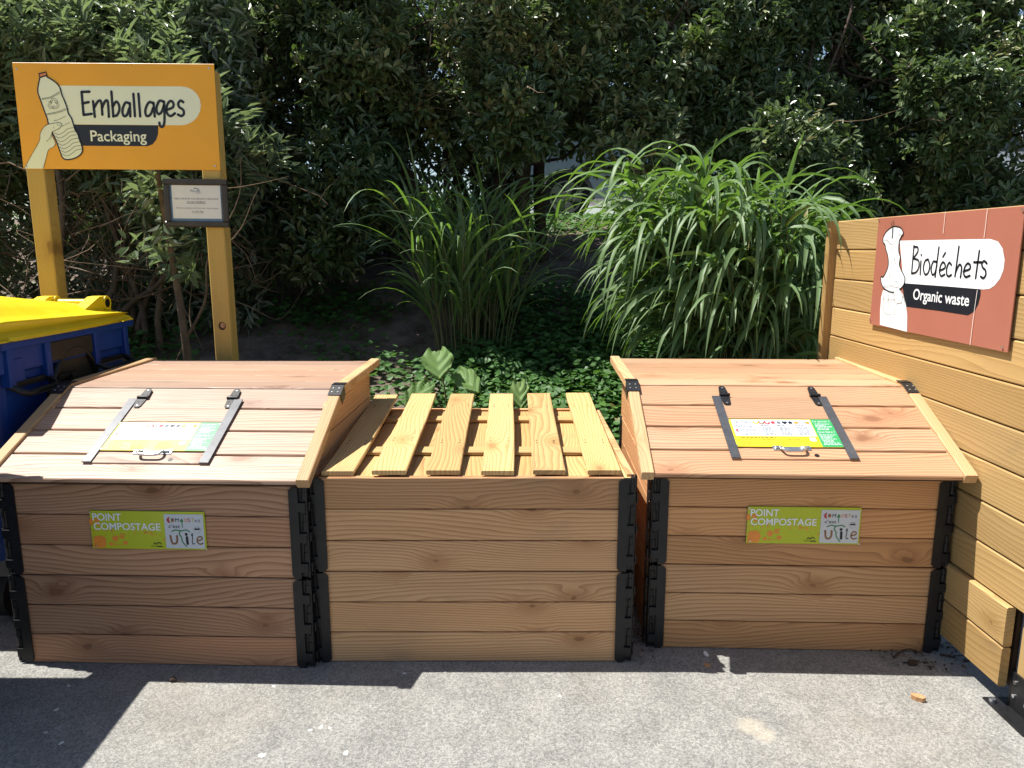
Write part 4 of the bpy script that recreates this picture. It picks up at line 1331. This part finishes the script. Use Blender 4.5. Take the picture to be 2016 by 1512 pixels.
# ------------------------------------------------------------------ grasses
def blades(base, d0, length, width, droop, tint, segs=9, twist=None, wind=(0, 0, 0)):
    n = len(base)
    V = []
    p = base.copy(); d = norm(d0)
    w0 = np.array([.55, .9, 1.0, 1.0, .95, .85, .7, .52, .3, .03])
    wind = np.array(wind)
    side0 = norm(np.cross(d, np.array([0, 0, 1.0])) + rng.normal(size=(n, 3)) * .35)
    for i in range(segs + 1):
        q = i / segs
        side = norm(side0 - d * np.sum(side0 * d, 1, keepdims=True))
        nr = np.cross(side, d)
        w = (width * np.interp(q, np.linspace(0, 1, 10), w0))[:, None] / 2
        V.append(np.stack([p + side * w + nr * w * .35, p, p - side * w + nr * w * .35], 1))
        d = norm(d + np.array([0, 0, -1.0]) * (droop * (0.25 + 1.6 * q))[:, None] / segs + wind * (q / segs))
        p = p + d * (length / segs)[:, None]
    V = np.stack(V, 1)                      # n, segs+1, 3, 3
    verts = V.reshape(-1, 3)
    qs = []
    for i in range(segs):
        for k in (0, 1):
            a = i * 3 + k
            qs.append([a, a + 1, a + 4, a + 3])
    qs = np.array(qs)
    quads = (np.arange(n)[:, None, None] * (segs + 1) * 3 + qs[None]).reshape(-1, 4)
    tt = np.repeat(tint, (segs + 1) * 3).reshape(n, segs + 1, 3)
    brown = rng.uniform(size=n) < .35
    tt[brown, -2:, :] = 1.0
    tt[rng.uniform(size=n) < .03] = 1.0
    return verts, quads, tt.ravel()


def grass_clump(name, label, x, y, culms, spread, hmin, hmax, per, leafL, leafW, lean, wind, droop, seed, tone=.45, out=.35, fall=0.0, up=.42):
    global rng
    gz = float(bank_z(x, y))
    root = thing(name, label, 'grass clump', (x, y, gz), 0)
    r = np.random.default_rng(seed)
    mb = MB()
    B, Dv, Ln, Wd, Dr, Tt = [], [], [], [], [], []
    for k in range(culms):
        a = r.uniform(0, 2 * math.pi); rr = math.sqrt(r.uniform())
        bx, by = spread[0] * rr * math.cos(a), spread[1] * rr * math.sin(a)
        b = np.array((bx, by, float(bank_z(x + bx, y + by)) - gz - .03))
        h = r.uniform(hmin, hmax) * (1 - fall * bx / spread[0])
        o = np.array((bx / spread[0] * out + lean[0] + r.normal(0, .07), by / spread[1] * out * .7 + lean[1] + r.normal(0, .07), 0))
        pts = [b + np.array((0, 0, h)) * q + o * h * q ** 1.8 for q in np.linspace(0, 1, 7)]
        mb.tube(pts, [.0055 - .003 * i / 6 for i in range(7)], 'reed_stalk', 5, True, False, tint=r.uniform())
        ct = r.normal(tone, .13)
        for j in range(per):
            q = .30 + .70 * (j + r.uniform(0, .6)) / per
            q = min(q, 1.0)
            i = min(5, int(q * 6)); f = q * 6 - i
            p = pts[i] * (1 - f) + pts[i + 1] * f
            tdir = norm(pts[i + 1] - pts[i])
            az = r.uniform(0, 2 * math.pi)
            e = np.array((math.cos(az), math.sin(az), 0))
            B.append(p); Dv.append(tdir * (.95 if j < per - 2 else .6) + e * r.uniform(up if (j < per - 2 or fall == 0) else .6, .95 if fall else .7) + np.array(wind) * .3)
            Ln.append(leafL * r.uniform(.6, 1.15)); Wd.append(leafW * r.uniform(.7, 1.2)); Dr.append(droop * r.uniform(.5, 1.5))
            Tt.append(np.clip(ct + r.normal(0, .14), 0, 1))
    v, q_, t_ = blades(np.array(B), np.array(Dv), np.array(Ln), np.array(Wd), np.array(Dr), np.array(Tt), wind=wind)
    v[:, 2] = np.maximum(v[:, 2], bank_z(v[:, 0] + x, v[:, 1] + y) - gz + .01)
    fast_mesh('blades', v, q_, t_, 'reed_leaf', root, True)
    mb.build('stalks', root)
    return root


grass_clump('ornamental_grass', 'big bright ornamental grass clump with arching blades, beside the fence', 1.56, 4.75, 215, (.52, .34), .80, 1.42, 9, .66, .034, (-.15, -.05), (-.44, -.20, 0), 2.8, 21, .58, .13, .12, .32)
grass_clump('ornamental_grass', 'smaller dark upright grass clump in the shade behind the pallet', -.30, 5.42, 60, (.30, .22), .80, 1.22, 7, .64, .021, (.02, -.02), (0, 0, 0), 1.35, 22, .10, .34, 0, .2)  # low tone darkens its blade colour for the shade it stands in


# ------------------------------------------------------------------ ground cover and leafy plants
def ground_cover():
    r = np.random.default_rng(9)
    n = 52000
    x = r.uniform(-4.2, 3.6, n); y = 4.05 + 2.3 * r.uniform(size=n) ** 1.2
    dens = .30 + .70 / (1 + np.exp(-(x + .55) * 5))
    patch = np.sin(x * 3.1 + 1.2 * np.sin(y * 2.7)) * np.sin(y * 3.7 + x)
    dens = np.where(x < -.4, np.clip(.28 + .55 * patch, 0, .8), dens) * np.clip(1.25 - (y - 4.9) * .45, .3, 1)
    dens = np.where((x > -1.75) & (x < -.45) & (y < 5.5) & (y + .4 * np.sin(x * 4) > 4.3), dens * .35, dens)
    k = r.uniform(size=n) < dens
    x, y = np.concatenate([x[k], r.uniform(-5, 6, 9000)]), np.concatenate([y[k], r.uniform(7.8, 9.5, 9000)])
    n = len(x)
    z = bank_z(x, y)
    hgt = r.uniform(.0, .17, n) * (.5 + .5 * np.sin(x * 5 + y * 3) ** 2) + .02
    base = np.stack([x, y, z + hgt], 1)
    a = r.uniform(0, 2 * math.pi, n)
    d = norm(np.stack([np.cos(a), np.sin(a), r.normal(.05, .25, n)], 1))
    up = norm(np.stack([r.normal(-.1, .30, n), r.normal(-.30, .30, n), np.ones(n)], 1))
    L = r.uniform(.032, .066, n) * np.where(y > 7, 2.2, 1)
    gap = (y > 7) & (x > -.3) & (x < 1.8)
    base[:, 2] += np.where((y > 7) & ~gap, r.uniform(0, .16, n), np.where(gap, -hgt * .6, 0))
    L = np.where(gap, L * .55, L)
    v, q_, t_ = leaf_arrays(base, d, up, L, L * .95, np.clip(r.normal(.45, .2, n), 0, 1), fold=.12, droop=.1, wmax=.35, wtip=.72)
    o = fast_mesh('ground_cover', v, q_, t_, 'clover_leaf')
    o['kind'] = 'stuff'


ground_cover()


def big_leaf(mb, base, tip, width, mat, up, tint):
    """broad lobed leaf with a wavy edge"""
    base = np.array(base, float); tip = np.array(tip, float)
    d = tip - base; L = np.linalg.norm(d); d /= L
    s = norm(np.cross(d, up)); nn = np.cross(s, d)
    nu, nv = 14, 12
    vs = []
    for i in range(nu + 1):
        q = i / nu
        w = width * (math.sin(math.pi * min(1, q * .93 + .07)) ** .6) * (1 + .045 * math.sin(q * 23 + 1.3 * tint * 6))
        for j in range(nv + 1):
            e = j / nv * 2 - 1
            hgt = .30 * abs(e) * w * .5 + .010 * math.sin(q * 19 + abs(e) * 7) * (.4 + abs(e)) - .25 * L * (q ** 2) * .4
            back = -.12 * L * (abs(e) ** 2) * (1 - q)
            vs.append(base + d * (L * q + back) + s * (e * w / 2) + nn * hgt)
    fs = [[i * (nv + 1) + j, i * (nv + 1) + j + 1, (i + 1) * (nv + 1) + j + 1, (i + 1) * (nv + 1) + j] for i in range(nu) for j in range(nv)]
    mb.add(vs, fs, mat, tint=tint, smooth=True)


def leafy_plant(label, x, y, leaves, z0=None):
    gz = float(bank_z(x, y))
    root = thing('leafy_plant', label, 'plant', (x, y, gz), 0)
    mb = MB(); st = MB()
    for (bx, by, bz, tx, ty, tz, w) in leaves:
        big_leaf(mb, (bx, by, bz), (tx, ty, tz), w, 'burdock_leaf', (0, -.6, .8), rng.uniform(.1, .9))
        st.tube(catmull([(0, 0, -.03), (bx * .4, by * .4, bz * .6), (bx, by, bz)], 4), .005, 'reed_stalk', 6, True)
    mb.build('leaf', root); st.build('stalk', root)


leafy_plant('large pale leaved burdock-like plant behind the pallet, left of the smaller one', -.36, 4.20,
            [(-.08, .06, .56, -.05, -.10, .44, .18), (.04, .05, .44, .17, -.09, .36, .14), (-.12, .0, .38, -.24, -.14, .28, .14), (.0, -.02, .28, .12, -.16, .22, .10)])
leafy_plant('small pale leaved plant behind the pallet, nearest the middle slat', .04, 4.16,
            [(0, .04, .42, .01, -.08, .30, .11), (.06, .02, .28, .16, -.08, .24, .08), (-.05, .0, .26, -.14, -.12, .20, .08), (.1, .0, .22, .24, -.08, .18, .09)])

# ------------------------------------------------------------------ cars beyond the hedge
def car(root, paint, wheelbase=2.6):
    prof = [(-2.05, .35), (-2.12, .62), (-2.08, .95), (-1.95, 1.05), (-1.55, 1.50), (-1.2, 1.58), (.2, 1.56), (.55, 1.48), (1.15, 1.06), (1.9, .92), (2.12, .72), (2.15, .40), (2.05, .28), (-1.95, .26)]
    mb = MB()
    W = .86
    arch = []
    def body_poly():
        pts = [p for p in prof[:12]]
        bottom = [(2.05, .28)]
        for cx in (1.3, -1.3):
            bottom += [(cx + .38 * math.cos(a), .30 + .38 * math.sin(a)) for a in np.linspace(0, math.pi, 11)]
        bottom += [(-2.0, .28)]
        return pts + bottom
    poly = body_poly()
    mb.prism(poly, (0, -W, 0), (1, 0, 0), (0, 0, 1), (0, 1, 0), 2 * W, paint)
    body = mb.build('body', root)
    mb = MB()
    mb.prism([(-1.55, 1.02), (-1.30, 1.44), (-.35, 1.48), (-.35, 1.00)], (0, -W - .004, 0), (1, 0, 0), (0, 0, 1), (0, -1, 0), .004, 'car_glass')
    mb.prism([(-.28, 1.00), (-.28, 1.48), (.25, 1.47), (.95, 1.05), (.95, 1.0)], (0, -W - .004, 0), (1, 0, 0), (0, 0, 1), (0, -1, 0), .004, 'car_glass')
    mb.build('side_window', root)
    mb = MB()
    mb.prism([(-2.10, .86), (-2.07, 1.00), (-1.85, 1.00), (-1.95, .84)], (0, -W - .004, 0), (1, 0, 0), (0, 0, 1), (0, -1, 0), .006, 'tail_red')
    mb.build('tail_light', root)
    mb = MB(); mb.prism([(1.7, .74), (1.95, .72), (2.08, .78), (1.85, .86)], (0, -W - .004, 0), (1, 0, 0), (0, 0, 1), (0, -1, 0), .006, 'alloy'); mb.build('headlight', root)
    for cx in (1.3, -1.3):
        for y in (-W + .02, W - .22):
            mb = MB(); mb.tube([(cx, y, .32), (cx, y + .2, .32)], .32, 'rubber', 24); wl = mb.build('wheel', root)
            mb = MB()
            mb.tube([(cx, y - .004, .32), (cx, y + .01, .32)], .21, 'alloy', 20)
            for k in range(5):
                a = k * 2 * math.pi / 5
                mb.prism([(.06 * math.cos(a + .5), .06 * math.sin(a + .5)), (.19 * math.cos(a + .35), .19 * math.sin(a + .35)), (.19 * math.cos(a + .9), .19 * math.sin(a + .9))], (cx, y - .006, .32), (1, 0, 0), (0, 0, 1), (0, -1, 0), .002, 'rubber')
            mb.build('rim', wl)


GCAR = 'cars parked beyond the hedge'
car1 = thing('parked_car', 'grey blue car parked beyond the hedge, rear wheel showing between the grasses', 'car', (2.0, 10.7, 1.90), 0, GCAR)
car(car1, 'car_paint')
car2 = thing('parked_car', 'white car parked beyond the hedge, glimpsed above the fence end', 'car', (6.3, 11.6, 1.90), 0, GCAR)
car(car2, 'white_paint')

# ------------------------------------------------------------------ litter on the asphalt
def chip(name, label, cat, x, y, size, mat, rz, seed, group=None):
    r = np.random.default_rng(seed)
    mb = MB()
    n = 7
    poly = [(size[0] / 2 * math.cos(2 * math.pi * k / n) * r.uniform(.75, 1.1), size[1] / 2 * math.sin(2 * math.pi * k / n) * r.uniform(.75, 1.1)) for k in range(n)]
    mb.prism(poly, (0, 0, .001), (1, 0, 0), (0, 1, .12), (0, 0, 1), size[2], mat)
    o = mb.build(name); o.location = (x, y, 0); o.rotation_euler = (0, 0, rz)
    tag(o, label, cat, group)


chip('wood_chip', 'light brown wood chip on the sunlit asphalt near the fence', 'wood chip', 1.42, 2.335, (.050, .026, .016), 'chip_wood', -.6, 1)
chip('wood_chip', 'small reddish wood chip at the shadow edge before the brown-lidded bin', 'wood chip', .737, 2.545, (.030, .016, .008), 'chip_wood', -.4, 2)
chip('paper_scrap', 'tiny white paper scrap in the shadow before the brown-lidded bin', 'litter', .755, 2.63, (.020, .036, .003), 'chip_white', .2, 3)
chip('bark_piece', 'flat dark bark piece lying under the right end of the brown-lidded bin', 'bark piece', 1.52, 2.56, (.040, .03, .012), 'bark_chip', .3, 4)
for k, (x, y, l, a, lab) in enumerate(((1.47, 2.60, .12, .1, 'short dark twig on the asphalt before the right bin corner'), (1.66, 2.62, .10, -.5, 'dark twig between the right bin corner and the fence'), (1.70, 2.545, .10, .25, 'pale twig lying under the fence planks'))):
    mb = MB(); branch_tube(mb, (0, 0, .006), (l, 0, .008), .005, .002, 'twig' if k == 2 else 'bark_chip', 6, .08, 6, True)
    o = mb.build('fallen_twig'); o.location = (x, y, 0); o.rotation_euler = (0, 0, a); tag(o, lab, 'twig')
mb = MB(); mb.tube([(0, 0, .006), (.012, .004, .010), (.022, 0, .006)], [.007, .009, .004], 'bark_chip', 7)
mb.tube(catmull([(.02, 0, .005), (.04, -.004, .004), (.06, -.006, .004)], 4), .0015, 'bark_chip', 5)
o = mb.build('seed_pod'); o.location = (-1.245, 2.445, 0); tag(o, 'small dark seed pod on the sunlit asphalt before the pale-lidded bin', 'seed pod')

# crumbs of bark and dry leaf gathered in the corner by the fence and between the bins
r = np.random.default_rng(4)
n = 150
x = np.concatenate([r.uniform(1.40, 1.75, 90), r.uniform(.44, .58, 60)]); y = np.concatenate([r.uniform(2.52, 2.72, 90), r.uniform(2.55, 3.2, 60)])
a = r.uniform(0, 6.28, n)
v, q_, t_ = leaf_arrays(np.stack([x, y, r.uniform(.004, .012, n)], 1), np.stack([np.cos(a), np.sin(a), r.normal(0, .2, n)], 1), np.tile((0., 0, 1), (n, 1)) + r.normal(0, .3, (n, 3)), r.uniform(.008, .03, n), r.uniform(.004, .014, n), r.uniform(0, 1, n))
v[:, 2] = np.maximum(v[:, 2], .002)
o = fast_mesh('litter', v, q_, t_, 'bark_chip'); o['kind'] = 'stuff'
